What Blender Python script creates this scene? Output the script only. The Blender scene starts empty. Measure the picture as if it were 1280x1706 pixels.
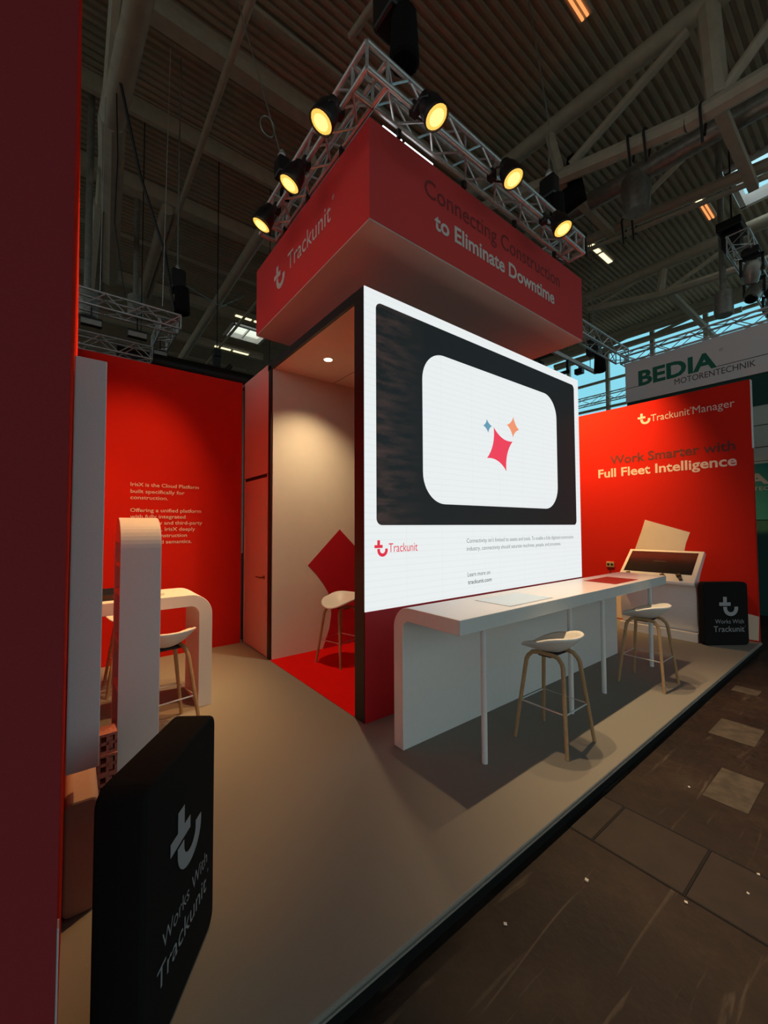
import bpy, bmesh, math, random
from mathutils import Vector, Matrix

random.seed(7)
C = bpy.context.scene
COL = C.collection
PI = math.pi

# ------------------------------------------------------------------ camera
F_PX = 669.3
PITCH, ROLL, YAW = math.radians(2.037), math.radians(-0.231), math.radians(52.136)
cam_data = bpy.data.cameras.new('camera')
cam_data.sensor_fit = 'HORIZONTAL'
cam_data.sensor_width = 36.0
cam_data.lens = F_PX / 1280.0 * 36.0
cam_data.clip_start = 0.05
cam_data.clip_end = 300
cam = bpy.data.objects.new('camera', cam_data)
COL.objects.link(cam)
fw = Vector((math.cos(PITCH) * math.cos(YAW), math.cos(PITCH) * math.sin(YAW), math.sin(PITCH)))
rt = fw.cross(Vector((0, 0, 1))).normalized()
up = rt.cross(fw)
rt2 = rt * math.cos(ROLL) + up * math.sin(ROLL)
up2 = up * math.cos(ROLL) - rt * math.sin(ROLL)
m = Matrix(((rt2.x, up2.x, -fw.x, 0), (rt2.y, up2.y, -fw.y, 0), (rt2.z, up2.z, -fw.z, 1.65), (0, 0, 0, 1)))
cam.matrix_world = m
C.camera = cam

# ------------------------------------------------------------------ exposure
C.view_settings.view_transform = 'Standard'
C.view_settings.look = 'None'
C.view_settings.gamma = 1.0
C.view_settings.exposure = 0.0
C.view_settings.use_curve_mapping = False
C.cycles.max_bounces = 6
C.cycles.diffuse_bounces = 4
C.cycles.transparent_max_bounces = 8
C.cycles.sample_clamp_indirect = 4.0
C.cycles.use_denoising = True

# ------------------------------------------------------------------ sky
world = bpy.data.worlds.new('sky')
C.world = world
world.use_nodes = True
wt = world.node_tree
wt.nodes.clear()
w_out = wt.nodes.new('ShaderNodeOutputWorld')
w_bg = wt.nodes.new('ShaderNodeBackground')
w_tc = wt.nodes.new('ShaderNodeTexCoord')
w_sep = wt.nodes.new('ShaderNodeSeparateXYZ')
wt.links.new(w_tc.outputs['Generated'], w_sep.inputs[0])
# clear cyan sky towards +X, paler hazy sky elsewhere, dark ground below the horizon
w_mr = wt.nodes.new('ShaderNodeMapRange')
w_mr.inputs['From Min'].default_value = 0.2
w_mr.inputs['From Max'].default_value = 0.8
wt.links.new(w_sep.outputs['X'], w_mr.inputs['Value'])
w_mix = wt.nodes.new('ShaderNodeMix')
w_mix.data_type = 'RGBA'
SKY_PALE = (0.58, 0.67, 0.67, 1)
SKY_CYAN = (0.30, 0.80, 0.97, 1)
w_mix.inputs[6].default_value = SKY_PALE
w_mix.inputs[7].default_value = SKY_CYAN
wt.links.new(w_mr.outputs[0], w_mix.inputs[0])
w_gr = wt.nodes.new('ShaderNodeMapRange')
w_gr.inputs['From Min'].default_value = -0.02
w_gr.inputs['From Max'].default_value = 0.03
wt.links.new(w_sep.outputs['Z'], w_gr.inputs['Value'])
w_mix2 = wt.nodes.new('ShaderNodeMix')
w_mix2.data_type = 'RGBA'
w_mix2.inputs[6].default_value = (0.16, 0.155, 0.13, 1)
wt.links.new(w_gr.outputs[0], w_mix2.inputs[0])
wt.links.new(w_mix.outputs[2], w_mix2.inputs[7])
w_ze = wt.nodes.new('ShaderNodeMapRange')
w_ze.inputs['From Min'].default_value = 0.5
w_ze.inputs['From Max'].default_value = 0.8
wt.links.new(w_sep.outputs['Z'], w_ze.inputs['Value'])
w_mix3 = wt.nodes.new('ShaderNodeMix')
w_mix3.data_type = 'RGBA'
w_mix3.inputs[7].default_value = (1.5, 1.5, 1.4, 1)
wt.links.new(w_ze.outputs[0], w_mix3.inputs[0])
wt.links.new(w_mix2.outputs[2], w_mix3.inputs[6])
wt.links.new(w_mix3.outputs[2], w_bg.inputs['Color'])
w_bg.inputs['Strength'].default_value = 1.0
wt.links.new(w_bg.outputs[0], w_out.inputs[0])

LAMP_FRONT_W = 330.0
LAMP_SIDE_W = 390.0
LAMP_RIGHT_W = 560.0
DOWNLIGHT_W = 28.0
SCREEN_GAIN = 0.86

# ------------------------------------------------------------------ materials
def srgb(r, g, b):
    f = lambda c: (c / 255 / 12.92) if c / 255 <= 0.04045 else ((c / 255 + 0.055) / 1.055) ** 2.4
    return (f(r), f(g), f(b), 1)

def mat(name, color, rough=0.6, metal=0.0, noise=0.0, scale=40.0, bump=0.0, stretch=(1, 1, 1), spec=0.5, coat=0.0):
    """procedural surface: base colour broken by noise, optional bump"""
    ma = bpy.data.materials.new(name)
    ma.use_nodes = True
    nt = ma.node_tree
    b = nt.nodes['Principled BSDF']
    b.inputs['Roughness'].default_value = rough
    b.inputs['Metallic'].default_value = metal
    b.inputs['Specular IOR Level'].default_value = spec
    b.inputs['Coat Weight'].default_value = coat
    b.inputs['Coat Roughness'].default_value = 0.08
    tc = nt.nodes.new('ShaderNodeTexCoord')
    mp = nt.nodes.new('ShaderNodeMapping')
    mp.inputs['Scale'].default_value = stretch
    nz = nt.nodes.new('ShaderNodeTexNoise')
    nz.inputs['Scale'].default_value = scale
    nz.inputs['Detail'].default_value = 4
    nt.links.new(tc.outputs['Object'], mp.inputs[0])
    nt.links.new(mp.outputs[0], nz.inputs['Vector'])
    mr = nt.nodes.new('ShaderNodeMapRange')
    mr.inputs['From Min'].default_value = 0.25
    mr.inputs['From Max'].default_value = 0.75
    mr.inputs['To Min'].default_value = 1 - noise
    mr.inputs['To Max'].default_value = 1 + noise
    nt.links.new(nz.outputs['Fac'], mr.inputs['Value'])
    mul = nt.nodes.new('ShaderNodeVectorMath')
    mul.operation = 'SCALE'
    mul.inputs[0].default_value = color[:3]
    nt.links.new(mr.outputs[0], mul.inputs['Scale'])
    nt.links.new(mul.outputs[0], b.inputs['Base Color'])
    if bump > 0:
        bp = nt.nodes.new('ShaderNodeBump')
        bp.inputs['Strength'].default_value = bump
        bp.inputs['Distance'].default_value = 0.01
        nt.links.new(nz.outputs['Fac'], bp.inputs['Height'])
        nt.links.new(bp.outputs[0], b.inputs['Normal'])
    return ma

def emit(name, color, strength):
    ma = bpy.data.materials.new(name)
    ma.use_nodes = True
    nt = ma.node_tree
    b = nt.nodes['Principled BSDF']
    b.inputs['Base Color'].default_value = (0.02, 0.02, 0.02, 1)
    b.inputs['Roughness'].default_value = 0.5
    b.inputs['Emission Color'].default_value = color
    b.inputs['Emission Strength'].default_value = strength
    return ma

M = {}
M['red'] = mat('red_fabric', (0.54, 0.020, 0.012), 0.9, noise=0.12, scale=260, bump=0.08, spec=0.05)
M['maroon'] = mat('red_fabric_shaded', (0.29, 0.028, 0.034), 0.85, noise=0.10, scale=260, bump=0.06, spec=0.2)  # red wall fabric with the dim corner's shade put into its colour
M['fascia'] = mat('fascia_red', (0.70, 0.066, 0.066), 0.8, noise=0.06, scale=200, spec=0.25)
M['red_lam'] = mat('red_laminate', (0.50, 0.010, 0.022), 0.5, noise=0.04, scale=40)
M['pad'] = mat('red_pad', (0.24, 0.022, 0.018), 0.35, noise=0.04, scale=40)
M['red_carpet'] = mat('red_carpet', (0.75, 0.006, 0.004), 0.95, noise=0.2, scale=300, bump=0.2, spec=0.1)
M['soffit'] = mat('soffit_textile', (0.60, 0.56, 0.54), 0.9, noise=0.05, scale=90, spec=0.2)
M['white'] = mat('white_lacquer', (0.78, 0.78, 0.76), 0.28, noise=0.02, scale=20, coat=0.3)
M['white_satin'] = mat('white_satin', (0.72, 0.73, 0.73), 0.55, noise=0.05, scale=160, bump=0.05)
M['plinth'] = mat('plinth_board', (0.42, 0.27, 0.21), 0.6, noise=0.05, scale=60)
M['cream'] = mat('cream_wall', (0.72, 0.65, 0.56), 0.8, noise=0.02, scale=8)
M['door'] = mat('door_white_reddened', (0.66, 0.43, 0.37), 0.6, noise=0.02, scale=30)  # white door; reddish bounce light mixed into its base colour
M['black'] = mat('black_satin', (0.012, 0.010, 0.009), 0.45, noise=0.1, scale=30)
M['blackrough'] = mat('black_fabric', (0.010, 0.009, 0.009), 0.9, noise=0.2, scale=300, bump=0.1, spec=0.15)
M['blackmetal'] = mat('black_metal', (0.010, 0.010, 0.011), 0.4, metal=0.0, noise=0.2, scale=50)
M['alu'] = mat('truss_aluminium', (0.70, 0.72, 0.72), 0.38, metal=0.65, noise=0.15, scale=25)
M['steel'] = mat('roof_steel', (0.52, 0.50, 0.40), 0.6, noise=0.12, scale=6)
M['roofsheet'] = mat('roof_sheet', (0.46, 0.43, 0.33), 0.7, noise=0.12, scale=3)
M['duct'] = mat('galvanised_duct', (0.34, 0.34, 0.31), 0.4, metal=0.6, noise=0.2, scale=12)
M['chrome'] = mat('chrome_bar', (0.7, 0.7, 0.68), 0.35, metal=0.7, noise=0.02, scale=20)
M['brass'] = mat('brass_handle', (0.30, 0.22, 0.12), 0.3, metal=1.0, noise=0.05, scale=20)
M['seat'] = mat('seat_shell', (0.74, 0.73, 0.70), 0.42, noise=0.02, scale=40)
M['oak'] = mat('oak', (0.40, 0.25, 0.12), 0.5, noise=0.22, scale=26, stretch=(6, 6, 1), bump=0.05)
M['txt_white'] = mat('lettering_white', (0.75, 0.72, 0.70), 0.6, noise=0.01, scale=20)
M['txt_pink'] = mat('lettering_pale', (0.72, 0.55, 0.50), 0.6, noise=0.01, scale=20)
M['txt_wine'] = mat('lettering_wine', (0.25, 0.030, 0.030), 0.7, noise=0.01, scale=20)
M['txt_maroon'] = mat('lettering_maroon', (0.12, 0.012, 0.010), 0.7, noise=0.01, scale=20)
M['txt_dark'] = mat('lettering_dark_grey', (0.07, 0.075, 0.08), 0.6, noise=0.01, scale=20)
M['txt_grey'] = mat('lettering_grey', (0.33, 0.34, 0.36), 0.6, noise=0.01, scale=20)
M['green'] = mat('sign_green', (0.005, 0.19, 0.125), 0.6, noise=0.02, scale=20)
M['darkgreen'] = mat('booth_dark_green', (0.004, 0.070, 0.055), 0.7, noise=0.06, scale=10)
M['teal'] = mat('booth_teal', (0.006, 0.17, 0.165), 0.7, noise=0.05, scale=10)
M['palegreen'] = mat('booth_pale_panel', (0.50, 0.58, 0.53), 0.6, noise=0.03, scale=10)
M['board'] = mat('board_white', (0.84, 0.86, 0.88), 0.7, noise=0.03, scale=120)
M['glass_dark'] = mat('screen_glass_off', (0.020, 0.017, 0.018), 0.12, noise=0.05, scale=4, spec=0.8)
M['inset'] = mat('counter_screen_glass', (0.55, 0.66, 0.68), 0.06, noise=0.02, scale=10, coat=0.5)
M['outlet'] = mat('outlet_beige', (0.50, 0.40, 0.22), 0.5, noise=0.03, scale=40)
M['brick'] = mat('pink_brick', (0.42, 0.16, 0.12), 0.9, noise=0.35, scale=60, bump=0.4)
M['paper'] = mat('paper', (0.72, 0.68, 0.60), 0.8, noise=0.05, scale=60)
M['bulb'] = emit('lamp_filament_glow', (1.0, 0.66, 0.16, 1), 2.2)
M['reflector'] = emit('lamp_reflector_glow', (1.0, 0.56, 0.10, 1), 1.2)
M['downlight'] = emit('downlight_glow', (1.0, 0.85, 0.5, 1), 4.0)
M['tube_warm'] = emit('tube_warm', (1.0, 0.86, 0.50, 1), 1.6)
M['tube_orange'] = emit('heater_glow', (1.0, 0.32, 0.10, 1), 1.3)
M['tube_white'] = emit('tube_white', (0.92, 0.97, 1.0, 1), 2.0)

def carpet_material():
    ma = mat('grey_beige_carpet', (0.250, 0.235, 0.210), 0.95, noise=0.16, scale=420, bump=0.25, spec=0.1)
    return ma
M['carpet'] = carpet_material()

def hall_floor_material():
    ma = bpy.data.materials.new('worn_hall_floor')
    ma.use_nodes = True
    nt = ma.node_tree
    b = nt.nodes['Principled BSDF']
    b.inputs['Specular IOR Level'].default_value = 0.35
    tc = nt.nodes.new('ShaderNodeTexCoord')
    n1 = nt.nodes.new('ShaderNodeTexNoise'); n1.inputs['Scale'].default_value = 1.6; n1.inputs['Detail'].default_value = 8; n1.inputs['Roughness'].default_value = 0.65
    n2 = nt.nodes.new('ShaderNodeTexNoise'); n2.inputs['Scale'].default_value = 34; n2.inputs['Detail'].default_value = 6
    nt.links.new(tc.outputs['Object'], n1.inputs['Vector'])
    nt.links.new(tc.outputs['Object'], n2.inputs['Vector'])
    r1 = nt.nodes.new('ShaderNodeValToRGB')
    r1.color_ramp.elements[0].position = 0.32; r1.color_ramp.elements[0].color = (0.009, 0.007, 0.006, 1)
    r1.color_ramp.elements[1].position = 0.72; r1.color_ramp.elements[1].color = (0.044, 0.030, 0.020, 1)
    e = r1.color_ramp.elements.new(0.52); e.color = (0.022, 0.013, 0.010, 1)
    nt.links.new(n1.outputs['Fac'], r1.inputs[0])
    mr = nt.nodes.new('ShaderNodeMapRange'); mr.inputs['From Min'].default_value = 0.3; mr.inputs['From Max'].default_value = 0.7
    mr.inputs['To Min'].default_value = 0.72; mr.inputs['To Max'].default_value = 1.25
    nt.links.new(n2.outputs['Fac'], mr.inputs['Value'])
    sc = nt.nodes.new('ShaderNodeVectorMath'); sc.operation = 'SCALE'
    nt.links.new(r1.outputs[0], sc.inputs[0]); nt.links.new(mr.outputs[0], sc.inputs['Scale'])
    # scratches: thin bright lines out of stretched distorted noise in two directions
    last = sc.outputs[0]
    for k, (rot, st, th) in enumerate(((0.5, (1.0, 12, 1), 0.70), (-0.9, (1.2, 15, 1), 0.71), (1.35, (0.8, 10, 1), 0.715))):
        mp = nt.nodes.new('ShaderNodeMapping'); mp.inputs['Rotation'].default_value = (0, 0, rot); mp.inputs['Scale'].default_value = st
        nn = nt.nodes.new('ShaderNodeTexNoise'); nn.inputs['Scale'].default_value = 1.3; nn.inputs['Detail'].default_value = 3; nn.inputs['Distortion'].default_value = 0.9
        nt.links.new(tc.outputs['Object'], mp.inputs[0]); nt.links.new(mp.outputs[0], nn.inputs['Vector'])
        rr = nt.nodes.new('ShaderNodeMapRange'); rr.inputs['From Min'].default_value = th - 0.05; rr.inputs['From Max'].default_value = th + 0.03
        rr.inputs['To Max'].default_value = 0.42
        nt.links.new(nn.outputs['Fac'], rr.inputs['Value'])
        mx = nt.nodes.new('ShaderNodeMix'); mx.data_type = 'RGBA'
        nt.links.new(rr.outputs[0], mx.inputs[0]); nt.links.new(last, mx.inputs[6]); mx.inputs[7].default_value = (0.13, 0.105, 0.08, 1)
        last = mx.outputs[2]
    nt.links.new(last, b.inputs['Base Color'])
    rg = nt.nodes.new('ShaderNodeMapRange'); rg.inputs['To Min'].default_value = 0.45; rg.inputs['To Max'].default_value = 0.8
    nt.links.new(n2.outputs['Fac'], rg.inputs['Value']); nt.links.new(rg.outputs[0], b.inputs['Roughness'])
    bp = nt.nodes.new('ShaderNodeBump'); bp.inputs['Strength'].default_value = 0.25; bp.inputs['Distance'].default_value = 0.01
    nt.links.new(n2.outputs['Fac'], bp.inputs['Height']); nt.links.new(bp.outputs[0], b.inputs['Normal'])
    return ma
M['hall_floor'] = hall_floor_material()
M['patch'] = mat('floor_repair_patch', (0.075, 0.060, 0.045), 0.8, noise=0.45, scale=14, bump=0.2)
M['joint'] = mat('floor_joint', (0.006, 0.005, 0.005), 0.9, noise=0.2, scale=30)
M['lid'] = mat('floor_duct_lid', (0.020, 0.012, 0.009), 0.65, noise=0.4, scale=9, bump=0.15)

def screen_material():
    """lit video wall: white with faint cabinet seams and pixel rows"""
    ma = bpy.data.materials.new('led_white')
    ma.use_nodes = True
    nt = ma.node_tree
    b = nt.nodes['Principled BSDF']
    b.inputs['Base Color'].default_value = (0.03, 0.03, 0.03, 1)
    b.inputs['Roughness'].default_value = 0.6
    tc = nt.nodes.new('ShaderNodeTexCoord')
    sep = nt.nodes.new('ShaderNodeSeparateXYZ')
    nt.links.new(tc.outputs['Object'], sep.inputs[0])
    def seam(out, period, width, off):
        a = nt.nodes.new('ShaderNodeMath'); a.operation = 'ADD'; a.inputs[1].default_value = off
        nt.links.new(out, a.inputs[0])
        mo = nt.nodes.new('ShaderNodeMath'); mo.operation = 'FLOORED_MODULO'; mo.inputs[1].default_value = period
        nt.links.new(a.outputs[0], mo.inputs[0])
        lt = nt.nodes.new('ShaderNodeMath'); lt.operation = 'LESS_THAN'; lt.inputs[1].default_value = width
        nt.links.new(mo.outputs[0], lt.inputs[0])
        return lt.outputs[0]
    s1 = seam(sep.outputs['X'], 0.4695, 0.006, 0.003)
    s2 = seam(sep.outputs['Z'], 0.0587, 0.012, 0.0)
    k1 = nt.nodes.new('ShaderNodeMath'); k1.operation = 'MULTIPLY_ADD'; k1.inputs[1].default_value = -0.05; k1.inputs[2].default_value = 1.0
    nt.links.new(s1, k1.inputs[0])
    k2 = nt.nodes.new('ShaderNodeMath'); k2.operation = 'MULTIPLY_ADD'; k2.inputs[1].default_value = -0.035
    nt.links.new(s2, k2.inputs[0]); nt.links.new(k1.outputs[0], k2.inputs[2])
    g = nt.nodes.new('ShaderNodeMath'); g.operation = 'MULTIPLY'; g.inputs[1].default_value = SCREEN_GAIN
    nt.links.new(k2.outputs[0], g.inputs[0])
    b.inputs['Emission Color'].default_value = (0.945, 0.99, 1.0, 1)
    nt.links.new(g.outputs[0], b.inputs['Emission Strength'])
    return ma
M['led'] = screen_material()

def screen_dark_material():
    """dark picture on the video wall with brownish star-dust at its left end"""
    ma = bpy.data.materials.new('led_dark_picture')
    ma.use_nodes = True
    nt = ma.node_tree
    b = nt.nodes['Principled BSDF']
    b.inputs['Base Color'].default_value = (0.012, 0.012, 0.012, 1)
    b.inputs['Roughness'].default_value = 0.55
    tc = nt.nodes.new('ShaderNodeTexCoord')
    sep = nt.nodes.new('ShaderNodeSeparateXYZ')
    nt.links.new(tc.outputs['Object'], sep.inputs[0])
    mr = nt.nodes.new('ShaderNodeMapRange'); mr.inputs['From Min'].default_value = 0.15; mr.inputs['From Max'].default_value = 0.72
    mr.inputs['To Min'].default_value = 1; mr.inputs['To Max'].default_value = 0
    nt.links.new(sep.outputs['X'], mr.inputs['Value'])
    mp = nt.nodes.new('ShaderNodeMapping'); mp.inputs['Scale'].default_value = (2.0, 1, 9)
    nt.links.new(tc.outputs['Object'], mp.inputs[0])
    n1 = nt.nodes.new('ShaderNodeTexNoise'); n1.inputs['Scale'].default_value = 1.6; n1.inputs['Detail'].default_value = 5
    nt.links.new(mp.outputs[0], n1.inputs['Vector'])
    n2 = nt.nodes.new('ShaderNodeTexNoise'); n2.inputs['Scale'].default_value = 60; n2.inputs['Detail'].default_value = 2
    nt.links.new(tc.outputs['Object'], n2.inputs['Vector'])
    r2 = nt.nodes.new('ShaderNodeMapRange'); r2.inputs['From Min'].default_value = 0.62; r2.inputs['From Max'].default_value = 0.8
    nt.links.new(n2.outputs['Fac'], r2.inputs['Value'])
    r1 = nt.nodes.new('ShaderNodeMapRange'); r1.inputs['From Min'].default_value = 0.4; r1.inputs['From Max'].default_value = 0.75
    nt.links.new(n1.outputs['Fac'], r1.inputs['Value'])
    ad = nt.nodes.new('ShaderNodeMath'); ad.operation = 'ADD'
    nt.links.new(r1.outputs[0], ad.inputs[0]); nt.links.new(r2.outputs[0], ad.inputs[1])
    mu = nt.nodes.new('ShaderNodeMath'); mu.operation = 'MULTIPLY'
    nt.links.new(ad.outputs[0], mu.inputs[0]); nt.links.new(mr.outputs[0], mu.inputs[1])
    mx = nt.nodes.new('ShaderNodeMix'); mx.data_type = 'RGBA'
    mx.inputs[6].default_value = (0.0055, 0.0075, 0.0085, 1)
    mx.inputs[7].default_value = (0.060, 0.034, 0.029, 1)
    nt.links.new(mu.outputs[0], mx.inputs[0])
    nt.links.new(mx.outputs[2], b.inputs['Emission Color'])
    b.inputs['Emission Strength'].default_value = 1.0
    return ma
M['led_dark'] = screen_dark_material()
M['led_red'] = emit('led_red', srgb(236, 62, 88), 1.0)
M['led_orange'] = emit('led_orange', srgb(240, 150, 110), 1.0)
M['led_blue'] = emit('led_blue', srgb(100, 155, 180), 1.0)
M['led_logo'] = emit('led_logo_red', srgb(222, 40, 66), 1.0)
M['led_grey'] = emit('led_grey_text', srgb(72, 76, 82), 1.0)

def glass_material():
    ma = bpy.data.materials.new('window_glass')
    ma.use_nodes = True
    nt = ma.node_tree
    nt.nodes.clear()
    o = nt.nodes.new('ShaderNodeOutputMaterial')
    t = nt.nodes.new('ShaderNodeBsdfTransparent'); t.inputs[0].default_value = (0.96, 0.98, 0.98, 1)
    g = nt.nodes.new('ShaderNodeBsdfGlossy'); g.inputs['Roughness'].default_value = 0.02
    mx = nt.nodes.new('ShaderNodeMixShader'); mx.inputs[0].default_value = 0.04
    nt.links.new(t.outputs[0], mx.inputs[1]); nt.links.new(g.outputs[0], mx.inputs[2]); nt.links.new(mx.outputs[0], o.inputs[0])
    return ma
M['glass'] = glass_material()

def frosted_material():
    ma = bpy.data.materials.new('skylight_opal')
    ma.use_nodes = True
    nt = ma.node_tree
    nt.nodes.clear()
    o = nt.nodes.new('ShaderNodeOutputMaterial')
    t = nt.nodes.new('ShaderNodeBsdfTranslucent'); t.inputs[0].default_value = (0.95, 0.93, 0.84, 1)
    u = nt.nodes.new('ShaderNodeBsdfTransparent'); u.inputs[0].default_value = (1, 0.99, 0.94, 1)
    mx = nt.nodes.new('ShaderNodeMixShader'); mx.inputs[0].default_value = 0.5
    nt.links.new(t.outputs[0], mx.inputs[1]); nt.links.new(u.outputs[0], mx.inputs[2]); nt.links.new(mx.outputs[0], o.inputs[0])
    return ma
M['opal'] = frosted_material()

# ------------------------------------------------------------------ mesh helpers
def wloc(o):
    off = Vector((0, 0, 0))
    while o is not None:
        off = off + Vector(o.location)
        o = o.parent
    return off

class MB:
    """collects boxes, prisms, tubes and lathes; build() links them as ONE mesh object"""
    def __init__(self):
        self.v, self.f = [], []
    def add(self, vs, fs):
        o = len(self.v)
        self.v += [tuple(p) for p in vs]
        self.f += [tuple(i + o for i in q) for q in fs]
        return self
    def box(self, x0, x1, y0, y1, z0, z1):
        vs = [(x, y, z) for x in (x0, x1) for y in (y0, y1) for z in (z0, z1)]
        return self.add(vs, [(0, 1, 3, 2), (4, 6, 7, 5), (0, 4, 5, 1), (2, 3, 7, 6), (0, 2, 6, 4), (1, 5, 7, 3)])
    def obox(self, org, ux, uy, uz, a, b):
        """box in a local frame: a, b opposite corners in (ux,uy,uz) coordinates"""
        vs = []
        for x in (a[0], b[0]):
            for y in (a[1], b[1]):
                for z in (a[2], b[2]):
                    vs.append(Vector(org) + Vector(ux) * x + Vector(uy) * y + Vector(uz) * z)
        return self.add(vs, [(0, 1, 3, 2), (4, 6, 7, 5), (0, 4, 5, 1), (2, 3, 7, 6), (0, 2, 6, 4), (1, 5, 7, 3)])
    def prism(self, poly, d):
        """extrude a closed 3-D polygon by vector d"""
        n = len(poly)
        d = Vector(d)
        vs = [Vector(p) for p in poly] + [Vector(p) + d for p in poly]
        fs = [tuple(range(n - 1, -1, -1)), tuple(range(n, 2 * n))]
        fs += [(i, (i + 1) % n, n + (i + 1) % n, n + i) for i in range(n)]
        return self.add(vs, fs)
    def tube(self, pts, r, n=8, caps=True):
        pts = [Vector(p) for p in pts]
        rr = r if isinstance(r, (list, tuple)) else [r] * len(pts)
        vs = []
        ref = None
        for i, p in enumerate(pts):
            if i == 0: d = pts[1] - pts[0]
            elif i == len(pts) - 1: d = pts[-1] - pts[-2]
            else: d = (pts[i + 1] - pts[i]).normalized() + (pts[i] - pts[i - 1]).normalized()
            d = d.normalized()
            if ref is None:
                a = Vector((0, 0, 1)) if abs(d.z) < 0.9 else Vector((1, 0, 0))
                e1 = d.cross(a).normalized()
            else:
                e1 = (ref - d * ref.dot(d)).normalized()
            ref = e1
            e2 = d.cross(e1)
            for k in range(n):
                t = 2 * PI * k / n
                vs.append(p + (e1 * math.cos(t) + e2 * math.sin(t)) * rr[i])
        fs = []
        for i in range(len(pts) - 1):
            for k in range(n):
                a, b2 = i * n + k, i * n + (k + 1) % n
                fs.append((a, b2, b2 + n, a + n))
        if caps:
            fs.append(tuple(range(n - 1, -1, -1)))
            fs.append(tuple(range((len(pts) - 1) * n, len(pts) * n)))
        return self.add(vs, fs)
    def lathe(self, org, axis, prof, n=20):
        """prof: list of (radius, distance along axis)"""
        axis = Vector(axis).normalized()
        a = Vector((0, 0, 1)) if abs(axis.z) < 0.9 else Vector((1, 0, 0))
        e1 = axis.cross(a).normalized()
        e2 = axis.cross(e1)
        vs, fs = [], []
        for (r, h) in prof:
            for k in range(n):
                t = 2 * PI * k / n
                vs.append(Vector(org) + axis * h + (e1 * math.cos(t) + e2 * math.sin(t)) * r)
        for i in range(len(prof) - 1):
            for k in range(n):
                a_, b_ = i * n + k, i * n + (k + 1) % n
                fs.append((a_, b_, b_ + n, a_ + n))
        fs.append(tuple(range(n - 1, -1, -1)))
        fs.append(tuple(range((len(prof) - 1) * n, len(prof) * n)))
        return self.add(vs, fs)
    def build(self, name, material, parent=None, smooth=False, bevel=0.0, seg=2, fix=True):
        me = bpy.data.meshes.new(name)
        off = wloc(parent)
        me.from_pydata([tuple(Vector(p) - off) for p in self.v], [], self.f)
        if fix:
            bm = bmesh.new(); bm.from_mesh(me)
            bmesh.ops.recalc_face_normals(bm, faces=bm.faces)
            bm.to_mesh(me); bm.free()
        me.materials.append(material)
        if smooth:
            for p in me.polygons: p.use_smooth = True
            try: me.set_sharp_from_angle(angle=math.radians(40))
            except Exception: pass
        o = bpy.data.objects.new(name, me)
        COL.objects.link(o)
        if parent is not None: o.parent = parent
        if bevel > 0:
            bv = o.modifiers.new('bevel', 'BEVEL'); bv.width = bevel; bv.segments = seg; bv.limit_method = 'ANGLE'
        return o

def tag(o, label=None, cat=None, group=None, kind=None):
    if label: o['label'] = label
    if cat: o['category'] = cat
    if group: o['group'] = group
    if kind: o['kind'] = kind
    return o

def empty(name, loc, label=None, cat=None, group=None, kind=None):
    o = bpy.data.objects.new(name, None)
    o.empty_display_size = 0.1
    o.location = loc
    COL.objects.link(o)
    return tag(o, label, cat, group, kind)

def copy_tree(o, parent=None):
    c = o.copy(); COL.objects.link(c); c.parent = parent
    for ch in list(o.children): copy_tree(ch, c)
    return c

def struct(name, mb, material, parent=None, **k):
    o = mb.build(name, material, parent, **k)
    if parent is None: o['kind'] = 'structure'
    return o

_CAP = {}
def text_mesh(text, bold):
    cu = bpy.data.curves.new('lettering_curve', 'FONT')
    cu.body = text
    cu.size = 1.0
    cu.offset = bold
    cu.resolution_u = 3
    cu.fill_mode = 'FRONT'
    ob = bpy.data.objects.new('lettering_curve', cu)
    COL.objects.link(ob)
    dg = bpy.context.evaluated_depsgraph_get()
    me = bpy.data.meshes.new_from_object(ob.evaluated_get(dg))
    bpy.data.objects.remove(ob); bpy.data.curves.remove(cu)
    return me

def cap_height(bold):
    if bold not in _CAP:
        me = text_mesh('E', bold)
        ys = [v.co.y for v in me.vertices]
        _CAP[bold] = max(ys) - max(0.0, min(ys))
        bpy.data.meshes.remove(me)
    return _CAP[bold]

def lettering(text, p0, p1, cap, material, parent, bold=0.0, nrm=None, lift=0.003, name='lettering', upv=(0, 0, 1)):
    """text whose baseline runs p0 -> p1, cap height cap, standing lift proud of its surface"""
    me = text_mesh(text, bold)
    xs = [v.co.x for v in me.vertices]
    x0, w = min(xs), max(xs) - min(xs)
    p0, p1 = Vector(p0), Vector(p1)
    ux = (p1 - p0)
    L = ux.length
    ux.normalize()
    uz = Vector(upv); uz = (uz - ux * uz.dot(ux)).normalized()
    n = ux.cross(uz)
    sx, sy = L / w, cap / cap_height(bold)
    off = wloc(parent)
    for v in me.vertices:
        q = p0 + ux * ((v.co.x - x0) * sx) + uz * (v.co.y * sy) + n * lift
        v.co = q - off
    me.materials.clear(); me.materials.append(material)
    me.name = name
    o = bpy.data.objects.new(name, me)
    COL.objects.link(o)
    if parent is not None: o.parent = parent
    return o

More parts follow.
